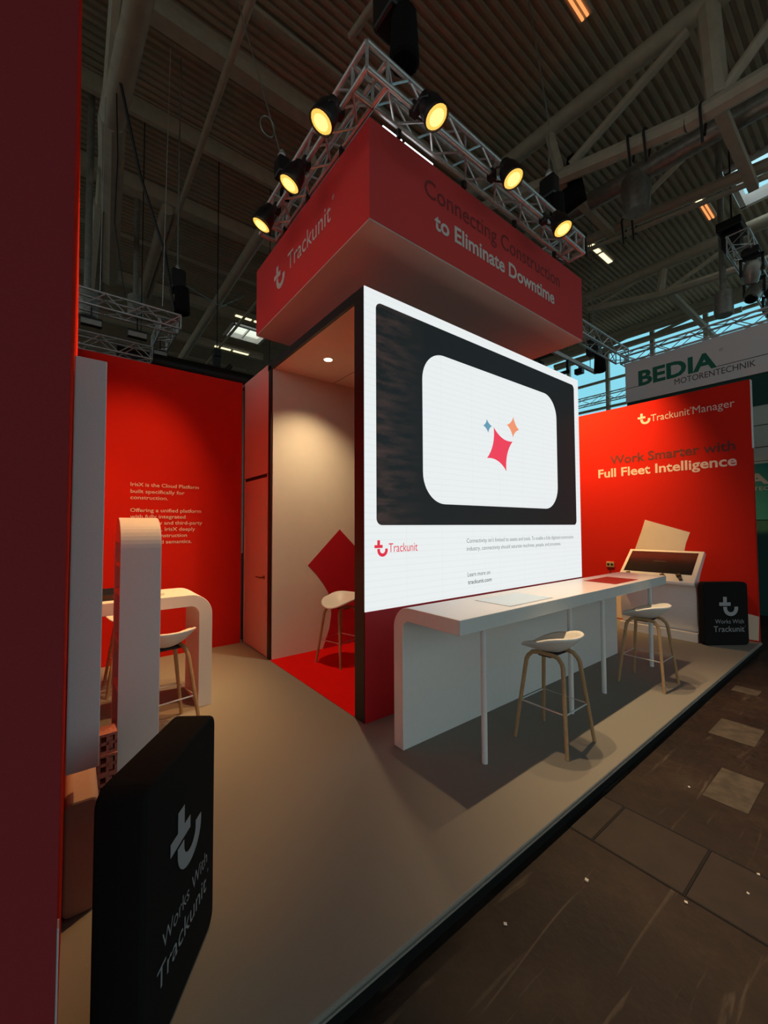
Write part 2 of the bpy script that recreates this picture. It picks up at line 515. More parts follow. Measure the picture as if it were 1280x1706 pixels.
def logo(center, size, ux, uz, material, parent, lift=0.003, name='logo'):
    """cross over a half ring: size = overall height, centre = centre of the mark"""
    ux, uz = Vector(ux), Vector(uz)
    n = ux.cross(uz)
    s = size / 126.0
    def P(x, y): return Vector(center) + ux * ((x - 1012) * s) + uz * ((755 - y) * s) + n * lift
    mb = MB()
    t = n * 0.001
    mb.prism([P(975, 692), P(1000, 692), P(1000, 728), P(1025, 728), P(1025, 751), P(948, 751), P(948, 728), P(975, 728)], t)
    outer = [P(1025 - 50 * math.cos(a), 768 + 50 * math.sin(a)) for a in [PI * k / 16 for k in range(17)]]
    inner = [P(1025 - 25 * math.cos(a), 768 + 25 * math.sin(a)) for a in [PI * k / 16 for k in range(16, -1, -1)]]
    mb.prism([P(975, 757)] + outer + [P(1075, 757), P(1050, 757)] + inner + [P(1000, 757)], t)
    return mb.build(name, material, parent)

def rounded_rect(x0, x1, z0, z1, r, n=8):
    out = []
    for cx, cz, a0 in ((x1 - r, z1 - r, 0), (x0 + r, z1 - r, PI / 2), (x0 + r, z0 + r, PI), (x1 - r, z0 + r, 1.5 * PI)):
        for k in range(n + 1):
            a = a0 + PI / 2 * k / n
            out.append((cx + r * math.cos(a), cz + r * math.sin(a)))
    return out

X, Y, Z = Vector((1, 0, 0)), Vector((0, 1, 0)), Vector((0, 0, 1))

# ================================================================== SETTING
HF = -0.10                                   # hall floor level; the stand's platform top is z = 0
fl = struct('floor', MB().box(-14, 24, -14, 30, HF - 0.2, HF), M['hall_floor'])
for k, (x0, x1, y0, y1) in enumerate(((3.26, 3.735, 0.62, 0.845), (4.27, 4.68, 0.76, 1.05), (5.55, 5.75, 0.95, 1.16))):
    MB().box(x0, x1, y0, y1, HF, HF + 0.003).build('patch', M['patch'], fl)
for (x0, x1, y0, y1) in ((2.325, 2.740, 0.69, 1.10), (2.325, 2.740, -2.2, 0.675), (2.325, 2.740, 1.115, 1.235)):
    MB().box(x0, x1, y0, y1, HF, HF + 0.002).build('lid', M['lid'], fl)
for xx in (2.318, 2.747):
    MB().box(xx - 0.006, xx + 0.006, -4, 1.24, HF, HF + 0.0025).build('joint', M['joint'], fl)
for yy in (0.682, 1.107):
    MB().box(2.32, 2.745, yy - 0.005, yy + 0.005, HF, HF + 0.0026).build('joint', M['joint'], fl)

PX0, PX1, PY0, PY1 = -1.2, 7.70, 1.25, 6.0
pl = struct('platform_floor', MB().box(PX0, PX1, PY0, PY1, -0.022, 0.0), M['carpet'], bevel=0.008)
MB().box(PX0, PX1 - 0.0, PY0 + 0.012, PY1, HF, -0.022).build('kick_board', M['blackrough'], pl)
MB().box(PX0, PX1, PY0 - 0.004, PY0 + 0.008, -0.030, -0.020).build('edge_strip', M['carpet'], pl)

# booth walls
WH = 3.74
wl = struct('wall_left', MB().prism([(-0.9, 1.27, 0), (-0.010, 1.27, 0), (0.020, 5.83, 0), (-0.9, 5.83, 0)], (0, 0, WH)), M['red'])
MB().box(-0.9, -0.0105, 1.264, 1.27, 0.0, WH).build('end_shade', M['maroon'], wl)  # thin sheet carrying the painted shade over the red wall's end
MB().box(-0.0105, -0.006, 1.27, 1.30, 0.0, 0.69).build('edge_strip', M['white_satin'], wl)  # pale strip stands in for the lit lower edge of the wall
wb = struct('wall_back', MB().box(0.02, 1.93, 5.83, 5.93, 0, WH), M['red'])
wr = struct('wall_right', MB().box(7.652, 7.75, 1.27, 5.83, 0, WH), M['red'])
MB().box(7.654, 7.75, 1.264, 1.27, 2.75, WH).build('edge_strip', M['white_satin'], wr)  # white strip paints the highlight on the upper end face

# lettering on the red walls
tp = M['txt_pink']
def iris(text, x0, x1, z): lettering(text, (x0, 5.83, z), (x1, 5.83, z), 0.045, tp, wb, bold=0.012)
iris('IrisX is the Cloud Platform', 0.565, 1.352, 2.163)
iris('built specifically for', 0.566, 1.176, 2.078)
iris('construction.', 0.566, 0.98, 2.000)
iris('Offering a unified platform', 0.566, 1.385, 1.842)
iris('with fully integrated', 0.566, 1.190, 1.763)
iris('y and third-party', 0.884, 1.400, 1.684)
iris('s, IrisX deeply', 0.880, 1.312, 1.603)
iris('nstruction', 0.905, 1.212, 1.522)
iris('d semantics.', 0.905, 1.270, 1.440)

def onright(text, y0, y1, z, cap, material, bold, z1=None):
    lettering(text, (7.652, y0, z), (7.652, y1, z if z1 is None else z1), cap, material, wr, bold=bold)
onright('Trackunit', 2.525, 1.985, 3.388, 0.115, M['txt_pink'], 0.0)
onright('Manager', 1.950, 1.445, 3.388, 0.115, M['txt_pink'], 0.0)
onright('®', 1.985, 1.960, 3.475, 0.03, M['txt_pink'], 0.0)
onright('Work Smarter with', 3.185, 1.452, 2.748, 0.15, M['txt_maroon'], 0.020)
onright('Full Fleet Intelligence', 3.395, 1.442, 2.522, 0.15, M['txt_pink'], 0.022)
logo((7.652, 2.625, 3.458), 0.19, -Y, Z, M['txt_pink'], wr)
# pale four-pointed shape printed on the right wall
gp = [(2.652, 1.742), (2.032, 1.535), (2.090, 1.36), (2.130, 1.15), (2.100, 0.90), (1.98, 0.68), (1.80, 0.52), (1.56, 0.41), (1.262, 0.36), (1.275, 0.02), (3.60, 0.02), (3.20, 0.45), (2.92, 0.85), (2.83, 1.2), (2.72, 1.52)]
MB().prism([(7.652, y, z) for y, z in gp], (-0.003, 0, 0)).build('wall_graphic', M['cream'], wr)

# cabin: the white box behind the video wall
CX0, CX1, CY0, CY1 = 1.965, 5.73, 2.95, 5.83
cw = struct('cabin_wall', MB().box(CX0 + 0.02, CX1, 4.83, 4.88, 0, 3.66), M['cream'])
struct('cabin_wall', MB().box(CX1 - 0.05, CX1, CY0, 4.83, 0, 3.66), M['cream'])
cc = struct('cabin_ceiling', MB().box(CX0 + 0.012, CX1, CY0, 4.88, 3.66, 3.70), M['cream'])
MB().box(CX0 + 0.9, CX0 + 0.906, CY0, 4.83, 3.657, 3.66).build('seam', M['black'], cc)
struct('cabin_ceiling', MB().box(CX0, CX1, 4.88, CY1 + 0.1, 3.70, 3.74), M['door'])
rc = struct('cabin_floor', MB().box(CX0, CX1 - 0.05, 2.95, 4.83, 0.0, 0.006), M['red_carpet'])
# red shape printed on the cabin wall
sp = [(2.966, 1.609), (2.475, 1.137), (2.60, 1.01), (2.71, 0.87), (2.79, 0.74), (2.825, 0.60), (2.83, 0.44), (2.80, 0.26), (2.70, 0.008), (4.3, 0.008), (4.0, 0.35), (3.8, 0.7), (3.63, 0.98)]
MB().prism([(x, 4.83, z) for x, z in sp], (0, -0.003, 0)).build('wall_graphic', M['red_lam'], cw)
# black frame of the opening
fr = struct('trim_1', MB().box(CX0 - 0.003, CX0 + 0.03, 2.947, 4.95, 3.655, 3.745).box(CX0 - 0.003, CX0 + 0.03, 4.845, 4.925, 0, 3.70), M['black'])
fr2 = struct('trim_2', MB().box(CX0, CX0 + 0.03, 5.835, 5.86, 0, 3.74), M['black'])
# side wall of the store with its door
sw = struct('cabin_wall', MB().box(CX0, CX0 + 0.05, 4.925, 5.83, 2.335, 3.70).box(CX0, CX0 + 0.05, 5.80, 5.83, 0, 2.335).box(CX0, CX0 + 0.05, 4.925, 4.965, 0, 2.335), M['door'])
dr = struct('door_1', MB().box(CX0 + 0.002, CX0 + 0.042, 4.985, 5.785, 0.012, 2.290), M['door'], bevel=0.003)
MB().box(CX0 + 0.012, CX0 + 0.05, 4.965, 5.80, 2.290, 2.335).box(CX0 + 0.014, CX0 + 0.05, 4.965, 4.985, 0, 2.29).box(CX0 + 0.014, CX0 + 0.05, 5.785, 5.80, 0, 2.29).build('shadow_gap', M['black'], dr)
MB().box(CX0 - 0.002, CX0 + 0.001, 4.925, 5.83, 2.328, 2.334).build('seam', M['black'], sw)
hb = MB().lathe((CX0 - 0.006, 5.045, 1.0), X, [(0.026, 0), (0.026, 0.01)], 14)
hb.tube([(CX0, 5.045, 1.0), (CX0 - 0.045, 5.045, 1.0), (CX0 - 0.055, 5.06, 1.0), (CX0 - 0.055, 5.19, 1.0)], 0.009, 8)
hb.build('door_handle', M['brass'], dr, smooth=True)

# hall roof: ribbed sheet with rooflight openings, then the glazed end wall
RZ = 10.0
HOLES = [(5.08, 6.58, 16.55, 17.75), (12.05, 13.75, 0.80, 2.28)]
rb = MB()
pitch, dep = 0.15, 0.055
yy = -14.0
while yy < 27.0:
    segs = [(-14.0, 18.6)]
    for (hx0, hx1, hy0, hy1) in HOLES:
        if yy + pitch > hy0 and yy < hy1:
            segs = [s for (a, b) in segs for s in ((a, hx0), (hx1, b))]
    prof = [(yy, RZ), (yy + pitch * 0.42, RZ), (yy + pitch * 0.52, RZ + dep), (yy + pitch * 0.9, RZ + dep), (yy + pitch, RZ)]
    for (a, b) in segs:
        vs = [(a, p, q) for p, q in prof] + [(b, p, q) for p, q in prof]
        rb.add(vs, [(i, i + 1, i + 6, i + 5) for i in range(4)])
    yy += pitch
rb.box(-14.0, 18.6, -14, -13.95, RZ, RZ + 0.2)
struct('ceiling', rb, M['roofsheet'], fix=False)
for k, (hx0, hx1, hy0, hy1) in enumerate(HOLES):
    w = struct('window_%d' % (k + 2), MB().box(hx0 - .05, hx0 + .06, hy0 - .05, hy1 + .05, RZ - .06, RZ + .25).box(hx1 - .06, hx1 + .05, hy0 - .05, hy1 + .05, RZ - .06, RZ + .25)
               .box(hx0, hx1, hy0 - .05, hy0 + .06, RZ - .06, RZ + .25).box(hx0, hx1, hy1 - .06, hy1 + .05, RZ - .06, RZ + .25)
               .box((hx0 + hx1) / 2 - .02, (hx0 + hx1) / 2 + .02, hy0, hy1, RZ + .02, RZ + .12), M['white_satin'])
    MB().box(hx0, hx1, hy0, hy1, RZ + 0.16, RZ + 0.165).build('pane', M['opal'] if k == 0 else M['glass'], w)

struct('hall_wall', MB().box(18.5, 18.8, -14, 27, HF, 5.6), M['palegreen'])
struct('hall_wall', MB().box(-14, 18.8, 27, 27.3, HF, RZ + .3), M['roofsheet'])
wf = MB()
for k in range(-3, 13):
    yv = 9.47 - 1.745 * k if k >= 0 else 9.47 - 1.745 * k
    wf.box(18.44, 18.60, yv - 0.07, yv + 0.07, 5.6, RZ)
for zz in (5.65, 6.85, 8.05, 9.25):
    wf.box(18.46, 18.58, -14, 27, zz - 0.045, zz + 0.045)
wf.box(18.40, 18.70, -14, 27, RZ - 0.35, RZ + 0.15)
w1 = struct('window_1', wf, M['steel'])
MB().box(18.52, 18.53, -14, 27, 5.6, RZ - 0.3).build('pane', M['glass'], w1)

# roof trusses and purlins (steel tube)
def beam(name, segs, material=M['steel'], n=10):
    """segs: list of (p, q, radius); first is the carrying chord"""
    mb = MB()
    p, q, r = segs[0]
    mb.tube([p, q], r, n)
    o = mb.build(name, material, None, smooth=True)
    o['kind'] = 'structure'
    for p, q, r in segs[1:]:
        MB().tube([p, q], r, 8).build('strut', material, o, smooth=True)
    return o
# truss over the stand's right part (plane X = 7.2)
beam('roof_beam', [((7.2, 11.0, 9.6), (7.2, -3.0, 9.1), 0.15), ((7.2, 3.75, 8.25), (7.2, 1.79, 7.70), 0.13), ((7.2, 1.79, 7.70), (7.2, -2.0, 7.35), 0.13),
     ((7.2, 1.50, 9.18), (7.2, 1.43, 7.75), 0.14), ((7.2, 3.56, 8.35), (7.2, 1.75, 9.10), 0.075), ((7.2, 1.40, 7.78), (7.2, 0.2, 8.9), 0.075),
     ((7.2, 3.75, 8.25), (7.2, 7.5, 9.45), 0.11), ((7.2, 3.75, 8.25), (7.2, 4.0, 9.4), 0.09)])
# cross beams along X from truss to truss
MB().box(7.2, 9.5, 3.72, 3.86, 8.13, 8.25).build('roof_beam', M['steel'])['kind'] = 'structure'
MB().box(7.2, 9.5, 1.36, 1.50, 7.60, 7.75).build('roof_beam', M['steel'])['kind'] = 'structure'
beam('roof_beam', [((9.51, 11.0, 9.6), (9.51, -3.0, 9.1), 0.12), ((9.51, 4.63, 8.42), (9.51, 1.0, 7.92), 0.11), ((9.51, 1.0, 7.92), (9.51, -2.0, 7.7), 0.11), ((9.51, 4.7, 8.20), (9.51, 1.0, 7.72), 0.05),
     ((9.51, 4.63, 8.42), (9.51, 8.5, 9.5), 0.09), ((9.51, 3.8, 8.3), (9.51, 2.0, 9.2), 0.06)])
beam('roof_beam', [((13.75, 11.0, 9.5), (13.75, -3.0, 9.25), 0.17), ((13.75, 6.3, 8.98), (13.75, 4.2, 8.52), 0.12), ((13.75, 4.2, 8.52), (13.75, -1.0, 8.10), 0.12), ((13.75, 4.2, 8.52), (13.75, 4.1, 9.3), 0.11),
     ((13.75, 4.2, 8.5), (13.75, 2.2, 9.25), 0.06), ((13.75, 6.2, 8.95), (13.75, 4.5, 9.3), 0.05)])
MB().box(13.75, 18.5, 3.84, 3.98, 8.35, 8.48).build('roof_beam', M['steel'])['kind'] = 'structure'
beam('roof_beam', [((17.3, 12.0, 9.3), (17.3, -3.0, 9.0), 0.13), ((17.3, 9.5, 8.9), (17.3, 3.0, 8.75), 0.10), ((17.3, 6.0, 8.8), (17.3, 4.0, 9.1), 0.06), ((17.3, 8.0, 8.85), (17.3, 6.0, 9.2), 0.06)])
# purlins and flat beams along X under the sheet, left half of the picture
for yv, z0, r in ((6.95, 9.62, 0.13), (8.85, 9.62, 0.05), (10.98, 9.62, 0.14), (15.4, 9.62, 0.13), (18.6, 9.62, 0.09)):
    MB().box(-6, 7.1, yv - r, yv + r, z0, z0 + 0.34).build('roof_beam', M['steel'])['kind'] = 'structure'
for yv in (6.05, 13.2, 20.9):
    MB().box(-6, 7.1, yv - 0.04, yv + 0.04, 9.82, 9.9).build('roof_beam', M['steel'])['kind'] = 'structure'
# tubes along Y
beam('roof_beam', [((1.72, 3.0, 8.5), (1.69, 13.6, 8.5), 0.055)])
beam('roof_beam', [((3.36, 6.5, 8.5), (3.39, 18.0, 8.5), 0.13), ((4.9, 12.0, 9.4), (4.9, 20.0, 9.4), 0.05)])
beam('roof_beam', [((1.50, 9.5, 8.5), (1.53, 14.0, 8.5), 0.12)])
beam('roof_beam', [((0.62, 4.5, 8.5), (0.41, 7.94, 8.5), 0.19), ((0.41, 7.94, 8.5), (0.69, 13.2, 8.5), 0.20), ((0.37, 5.0, 8.5), (0.38, 10.19, 8.5), 0.12), ((0.38, 10.19, 8.5), (0.38, 14.5, 8.5), 0.17),
     ((0.69, 11.0, 8.5), (0.40, 12.6, 8.5), 0.08), ((0.38, 12.6, 8.5), (0.66, 14.2, 8.5), 0.08), ((0.5, 7.9, 8.5), (0.5, 7.9, 9.7), 0.10), ((0.6, 13.2, 8.5), (0.6, 13.2, 9.7), 0.10)])
beam('roof_beam', [((2.75, 1.0, 8.9), (2.55, 4.2, 8.9), 0.16)])
beam('roof_beam', [((3.3, 1.2, 8.6), (3.0, 4.6, 8.6), 0.05)])

# ================================================================== VIDEO WALL
LY, LX0, LX1, LZ0, LZ1 = 2.80, 1.967, 5.727, 0.925, 3.742
vw = empty('video_display', (LX0, LY, 0), 'tall lit white video wall in black frame standing on red base, behind long white counter', 'video wall')
MB().box(LX0 - 0.004, LX1, LY + 0.004, LY + 0.147, 0.0, LZ1).build('frame', M['black'], vw)
sc = MB().box(LX0, LX1, LY - 0.002, LY + 0.02, LZ0, LZ1)
scr = sc.build('screen', M['led'], vw)
for v in scr.data.vertices: pass
MB().box(LX0 + 0.002, LX1, LY - 0.006, LY + 0.02, 0.0, LZ0 - 0.002).build('base', M['red_lam'], vw)
def picture(name, pts, material, d):
    return MB().prism([(x, LY - 0.002 - d, z) for x, z in pts], (0, -0.0006, 0)).build(name, material, scr)
picture('dark_picture', rounded_rect(2.092, 5.602, 1.660, 3.640, 0.06), M['led_dark'], 0.0004)
picture('picture_window', rounded_rect(2.650, 5.112, 1.868, 3.372, 0.30, 12), M['led'], 0.0016)
def star(cx, cz, tips, pinch):
    out = []
    for i in range(4):
        a, b = Vector(tips[i]), Vector(tips[(i + 1) % 4])
        out.append(tuple(a))
        ctrl = Vector((cx, cz)) * pinch + (a + b) * 0.5 * (1 - pinch)
        for k in range(1, 8):
            t = k / 8
            q = a * (1 - t) ** 2 + ctrl * 2 * t * (1 - t) + b * t * t
            out.append(tuple(q))
    return out
picture('star', star(3.866, 2.525, [(3.752, 2.765), (4.105, 2.645), (3.978, 2.285), (3.626, 2.403)], 0.50), M['led_red'], 0.0026)
picture('star', star(4.122, 2.82, [(4.131, 2.945), (4.243, 2.803), (4.116, 2.698), (4.000, 2.833)], 0.45), M['led_orange'], 0.0026)
picture('star', star(3.642, 2.763, [(3.630, 2.838), (3.718, 2.773), (3.652, 2.690), (3.565, 2.758)], 0.45), M['led_blue'], 0.0026)
def onscreen(text, x0, x1, z, cap, material, bold=0.0, z1=None):
    lettering(text, (x0, LY - 0.002, z), (x1, LY - 0.002, z if z1 is None else z1), cap, material, scr, bold=bold, lift=0.0015)
logo((2.142, LY - 0.002, 1.456), 0.145, X, Z, M['led_logo'], scr, lift=0.001)
onscreen('Trackunit', 2.226, 2.572, 1.420, 0.078, M['led_logo'], 0.0)
onscreen('Connectivity isn\'t limited to assets and tools. To enable a fully digitized construction', 3.270, 5.500, 1.474, 0.043, M['led_grey'], -0.006)
onscreen('industry, connectivity should saturate machines, people, and processes.', 3.270, 5.165, 1.390, 0.043, M['led_grey'], -0.006)
onscreen('Learn more on', 3.280, 3.655, 1.120, 0.043, M['led_grey'], 0.0)
onscreen('trackunit.com', 3.283, 3.678, 1.040, 0.043, M['led_grey'], 0.010)

# ================================================================== HANGING FASCIA BOX
FX0, FX1, FY0, FY1, FZ0, FZ1 = 1.97, 5.74, 2.72, 5.40, 4.30, 5.20
fb = empty('fascia_box', (FX0, FY0, FZ0), 'red hanging fascia box with white company name on two sides, under the lighting truss', 'hanging sign')
t = 0.03
MB().box(FX0, FX1, FY0, FY0 + t, FZ0, FZ1).build('front_panel', M['fascia'], fb)
MB().box(FX0, FX0 + t, FY0 + t, FY1 - t, FZ0, FZ1).build('side_panel', M['fascia'], fb)
MB().box(FX1 - t, FX1, FY0 + t, FY1 - t, FZ0, FZ1).build('side_panel', M['fascia'], fb)
MB().box(FX0, FX1, FY1 - t, FY1, FZ0, FZ1).build('rear_panel', M['fascia'], fb)
MB().box(FX0 + 0.002, FX1 - 0.002, FY0 + 0.002, FY1 - 0.002, FZ0 - 0.012, FZ0 + 0.004).build('soffit', M['soffit'], fb)
lettering('Connecting Construction', (2.625, FY0, 4.845), (5.125, FY0, 4.845), 0.175, M['txt_wine'], fb, bold=0.004)
lettering('to Eliminate Downtime', (2.755, FY0, 4.568), (4.975, FY0, 4.568), 0.165, M['txt_white'], fb, bold=0.024)
lettering('Trackunit', (FX0, 4.372, 4.680), (FX0, 3.370, 4.680), 0.20, M['txt_white'], fb, bold=0.002)
lettering('®', (FX0, 3.345, 4.86), (FX0, 3.30, 4.86), 0.045, M['txt_white'], fb)
logo((FX0, 4.615, 4.735), 0.315, -Y, Z, M['txt_white'], fb)
lt = MB()
lt.tube([(2.13, FY0 + 0.02, FZ1 + 0.018), (2.35, FY0 + 0.02, FZ1 + 0.018)], 0.016, 8)
lt.tube([(2.39, FY0 + 0.02, FZ1 + 0.018), (2.75, FY0 + 0.02, FZ1 + 0.018)], 0.016, 8)
lo = lt.build('light_strip', M['tube_white'])
tag(lo, 'bright white light tubes lying along the top front edge of the red fascia box', 'light')

# ================================================================== TRUSS
def truss_bay(br, ax, p, q, dx, dz, step=0.24, r=0.011):
    """zigzag bracing on the four faces of a box truss running p -> q with section vectors dx, dz"""
    p, q, dx, dz = Vector(p), Vector(q), Vector(dx), Vector(dz)
    L = (q - p).length
    u = (q - p) / L
    n = max(2, int(round(L / step)))
    for face in ((Vector(), dx), (dz, dx + dz), (Vector(), dz), (dx, dx + dz)):
        for k in range(n):
            a = p + u * (L * k / n) + (face[0] if k % 2 == 0 else face[1])
            b = p + u * (L * (k + 1) / n) + (face[1] if k % 2 == 0 else face[0])
            br.tube([a, b], r, 5, False)
def chords(root, p, q, dx, dz, r=0.024, mt=None):
    p, q, dx, dz = Vector(p), Vector(q), Vector(dx), Vector(dz)
    for o in (Vector(), dx, dz, dx + dz):
        MB().tube([p + o, q + o], r, 10).build('chord', mt or M['alu'], root, smooth=True)
TZ, TH = 5.30, 0.215
TX0, TX1, TY0, TY1, TS = 1.79, 5.36, 2.50, 4.80, 0.21
tr = empty('lighting_truss', (TX0, TY0, TZ), 'square silver aluminium lighting truss frame hung above the red fascia box', 'lighting truss')
chords(tr, (TX0, TY0, TZ), (TX1, TY0, TZ), Y * TS, Z * TH)
chords(tr, (TX0, TY0, TZ), (TX0, TY1, TZ), X * TS, Z * TH)
chords(tr, (TX1, TY0, TZ), (TX1, TY1, TZ), -X * TS, Z * TH)
chords(tr, (TX0, TY1, TZ), (TX1, TY1, TZ), -Y * TS, Z * TH)
br = MB()
truss_bay(br, 0, (TX0 + TS, TY0, TZ), (TX1 - TS, TY0, TZ), Y * TS, Z * TH)
truss_bay(br, 0, (TX0, TY0 + TS, TZ), (TX0, TY1 - TS, TZ), X * TS, Z * TH)
truss_bay(br, 0, (TX1, TY0 + TS, TZ), (TX1, TY1 - TS, TZ), -X * TS, Z * TH)
truss_bay(br, 0, (TX0 + TS, TY1, TZ), (TX1 - TS, TY1, TZ), -Y * TS, Z * TH)
for (cx, sx) in ((TX0, 1), (TX1, -1)):
    for (cy, sy) in ((TY0, 1), (TY1, -1)):
        for dx in (0, TS):
            for dy in (0, TS):
                br.tube([(cx + sx * dx, cy + sy * dy, TZ), (cx + sx * dx, cy + sy * dy, TZ + TH)], 0.014, 6)
br.build('lattice', M['alu'], tr)
for xx in (2.3, 3.2, 4.1, 5.0):
    MB().box(xx - 0.02, xx + 0.02, TY0 + TS - 0.01, TY0 + TS + 0.03, FZ1 + 0.002, TZ).build('hanger', M['blackmetal'], tr)
for yv in (3.2, 3.9, 4.5):
    MB().box(TX0 + TS - 0.03, TX0 + TS + 0.01, yv - 0.02, yv + 0.02, FZ1 + 0.002, TZ).build('hanger', M['blackmetal'], tr)

# ================================================================== STAGE LAMPS ON THE TRUSS
def par_lamp(disc, aim, hook, label, watts, blend=0.35, cone=62, color=(1.0, 0.70, 0.36), group=None, size=0.03):
    """black par can: disc = centre of its lit face, aim = the way it points, hook = point of the truss chord it hangs from"""
    disc, aim, hook = Vector(disc), Vector(aim).normalized(), Vector(hook)
    t = empty('stage_lamp', tuple(hook), label, 'stage lamp', group or 'warm stage lamps on the truss')
    body = MB().lathe(disc, -aim, [(0.104, 0.0), (0.108, 0.02), (0.104, 0.05), (0.100, 0.11), (0.082, 0.16), (0.060, 0.20), (0.055, 0.23), (0.025, 0.245)], 20)
    body.build('can', M['blackmetal'], t, smooth=True)
    refl = MB().lathe(disc + aim * 0.001, aim, [(0.098, 0.0), (0.094, 0.008), (0.06, 0.016), (0.02, 0.02)], 20).build('reflector', M['reflector'], t, smooth=True)
    MB().lathe(disc + aim * 0.012, aim, [(0.070, 0.0), (0.055, 0.012), (0.02, 0.018)], 18).build('lens', M['bulb'], refl, smooth=True)
    rim = MB()
    e1 = aim.cross(Z).normalized(); e2 = aim.cross(e1)
    ring = [disc + aim * 0.012 + (e1 * math.cos(a) + e2 * math.sin(a)) * 0.104 for a in [2 * PI * k / 20 for k in range(21)]]
    rim.tube(ring, 0.007, 6, False)
    rim.build('rim', M['blackmetal'], t)
    mid = disc - aim * 0.09
    yk = MB()
    side = aim.cross(Z).normalized()
    topc = hook - Z * 0.05
    pts = [mid + side * 0.112, mid + side * 0.118 + (topc - mid) * 0.45, topc + side * 0.03, topc - side * 0.03, mid - side * 0.118 + (topc - mid) * 0.45, mid - side * 0.112]
    yk.tube(pts, 0.010, 6)
    yk.build('yoke', M['blackmetal'], t)
    MB().box(hook.x - 0.035, hook.x + 0.035, hook.y - 0.035, hook.y + 0.035, hook.z - 0.06, hook.z + 0.04).build('clamp', M['blackmetal'], t)
    if watts > 0:
        ld = bpy.data.lights.new('stage_lamp_light', 'SPOT')
        ld.energy = watts
        ld.color = color
        ld.spot_size = math.radians(cone)
        ld.spot_blend = blend
        ld.shadow_soft_size = size
        lo = bpy.data.objects.new('stage_lamp_light', ld)
        COL.objects.link(lo)
        lo.parent = t
        p = disc + aim * 0.05
        lo.location = p - hook
        lo.rotation_euler = (-aim).to_track_quat('Z', 'Y').to_euler()
    return t
# front row
par_lamp((2.34, 2.28, 5.07), (0.22, -0.40, -1), (2.30, TY0, TZ), 'brightest warm stage lamp on the front of the truss, nearest its corner', LAMP_FRONT_W, cone=62, blend=0.8, color=(1.0, 0.68, 0.36))
par_lamp((3.43, 2.28, 5.13), (0.06, -0.40, -1), (3.38, TY0, TZ), 'lit warm stage lamp in the middle of the front truss, above dark red lettering', LAMP_FRONT_W, cone=62, blend=0.8, color=(1.0, 0.68, 0.36))
par_lamp((4.39, 2.28, 5.06), (0.0, -0.40, -1), (4.36, TY0, TZ), 'lit warm stage lamp at the far right end of the front truss', LAMP_FRONT_W, cone=62, blend=0.8, color=(1.0, 0.68, 0.36))
# left row
par_lamp((1.60, 2.89, 5.06), (-0.46, 0.16, -1), (TX0, 2.92, TZ), 'lit warm stage lamp on the side truss, highest of the three in the photo', LAMP_SIDE_W, cone=60, blend=0.7, color=(1.0, 0.52, 0.19))
par_lamp((1.60, 3.52, 4.96), (-0.44, 0.26, -1), (TX0, 3.55, TZ), 'lit warm stage lamp on the side truss, in the middle of its three', LAMP_SIDE_W, cone=60, blend=0.7, color=(1.0, 0.52, 0.19))
par_lamp((1.60, 4.25, 5.00), (-0.42, 0.26, -1), (TX0, 4.28, TZ), 'lit warm stage lamp on the side truss, lowest of the three in the photo', LAMP_SIDE_W, cone=60, blend=0.7, color=(1.0, 0.52, 0.19))
# right row, turned to the right wall
lamp_a = par_lamp((6.18, 3.05, 5.00), (1.0, 0.14, -1.35), (6.05, 3.05, 5.34), 'warm stage lamp behind the fascia box turned to the orange-lit wall, nearer one', LAMP_RIGHT_W, cone=72, blend=0.9, color=(1.0, 0.58, 0.20))
lamp_b = par_lamp((6.18, 4.45, 5.00), (1.0, -0.25, -1.7), (6.05, 4.45, 5.34), 'warm stage lamp behind the fascia box turned to the orange-lit wall, farther one', LAMP_RIGHT_W, cone=84, blend=0.9, color=(1.0, 0.58, 0.20))

for l_, yv in ((lamp_a, 3.05), (lamp_b, 4.45)):
    MB().tube([(TX1 - 0.24, yv, 5.345), (6.10, yv, 5.345)], 0.022, 8).build('boom', M['blackmetal'], l_)

# ================================================================== LONG COUNTER
KX0, KX1, KY0, KY1, KZ = 1.955, 5.60, 1.735, 2.40, 1.05
kc = empty('counter', (KX0, KY1, 0), 'long white counter with rounded back edge and thin legs, in front of the video wall', 'counter')
th = 0.10
R = 0.17
prof = [(KY0, KZ - th), (KY0, KZ)]
for k in range(0, 11):
    a = PI / 2 * k / 10
    prof.append((KY1 - R + R * math.sin(a), KZ - R + R * math.cos(a)))
prof += [(KY1, 0.0), (KY1 - 0.105, 0.0)]
r2 = 0.065
yi = KY1 - 0.105
for k in range(0, 9):
    a = PI / 2 * k / 8
    prof.append((yi - r2 + r2 * math.cos(a), KZ - th - r2 + r2 * math.sin(a)))
MB().prism([(KX0, y, z) for y, z in prof], (KX1 - KX0, 0, 0)).build('worktop', M['white'], kc, bevel=0.004)
cts = MB().box(2.585, 3.17, 1.80, 2.125, KZ, KZ + 0.0025).build('touch_screen', M['inset'], kc)
MB().box(2.580, 3.175, 1.795, 2.13, KZ, KZ + 0.0015).build('border', M['txt_grey'], cts)

MB().box(4.39, 4.945, 1.80, 2.125, KZ, KZ + 0.0025).build('red_pad', M['pad'], kc)
for xx, yv in ((2.304, 1.83), (3.508, 1.83), (4.178, 1.845), (5.392, 1.84)):
    MB().lathe((xx, yv, 0), Z, [(0.021, 0), (0.021, KZ - th + 0.002)], 14).build('leg', M['white_satin'], kc, smooth=True)

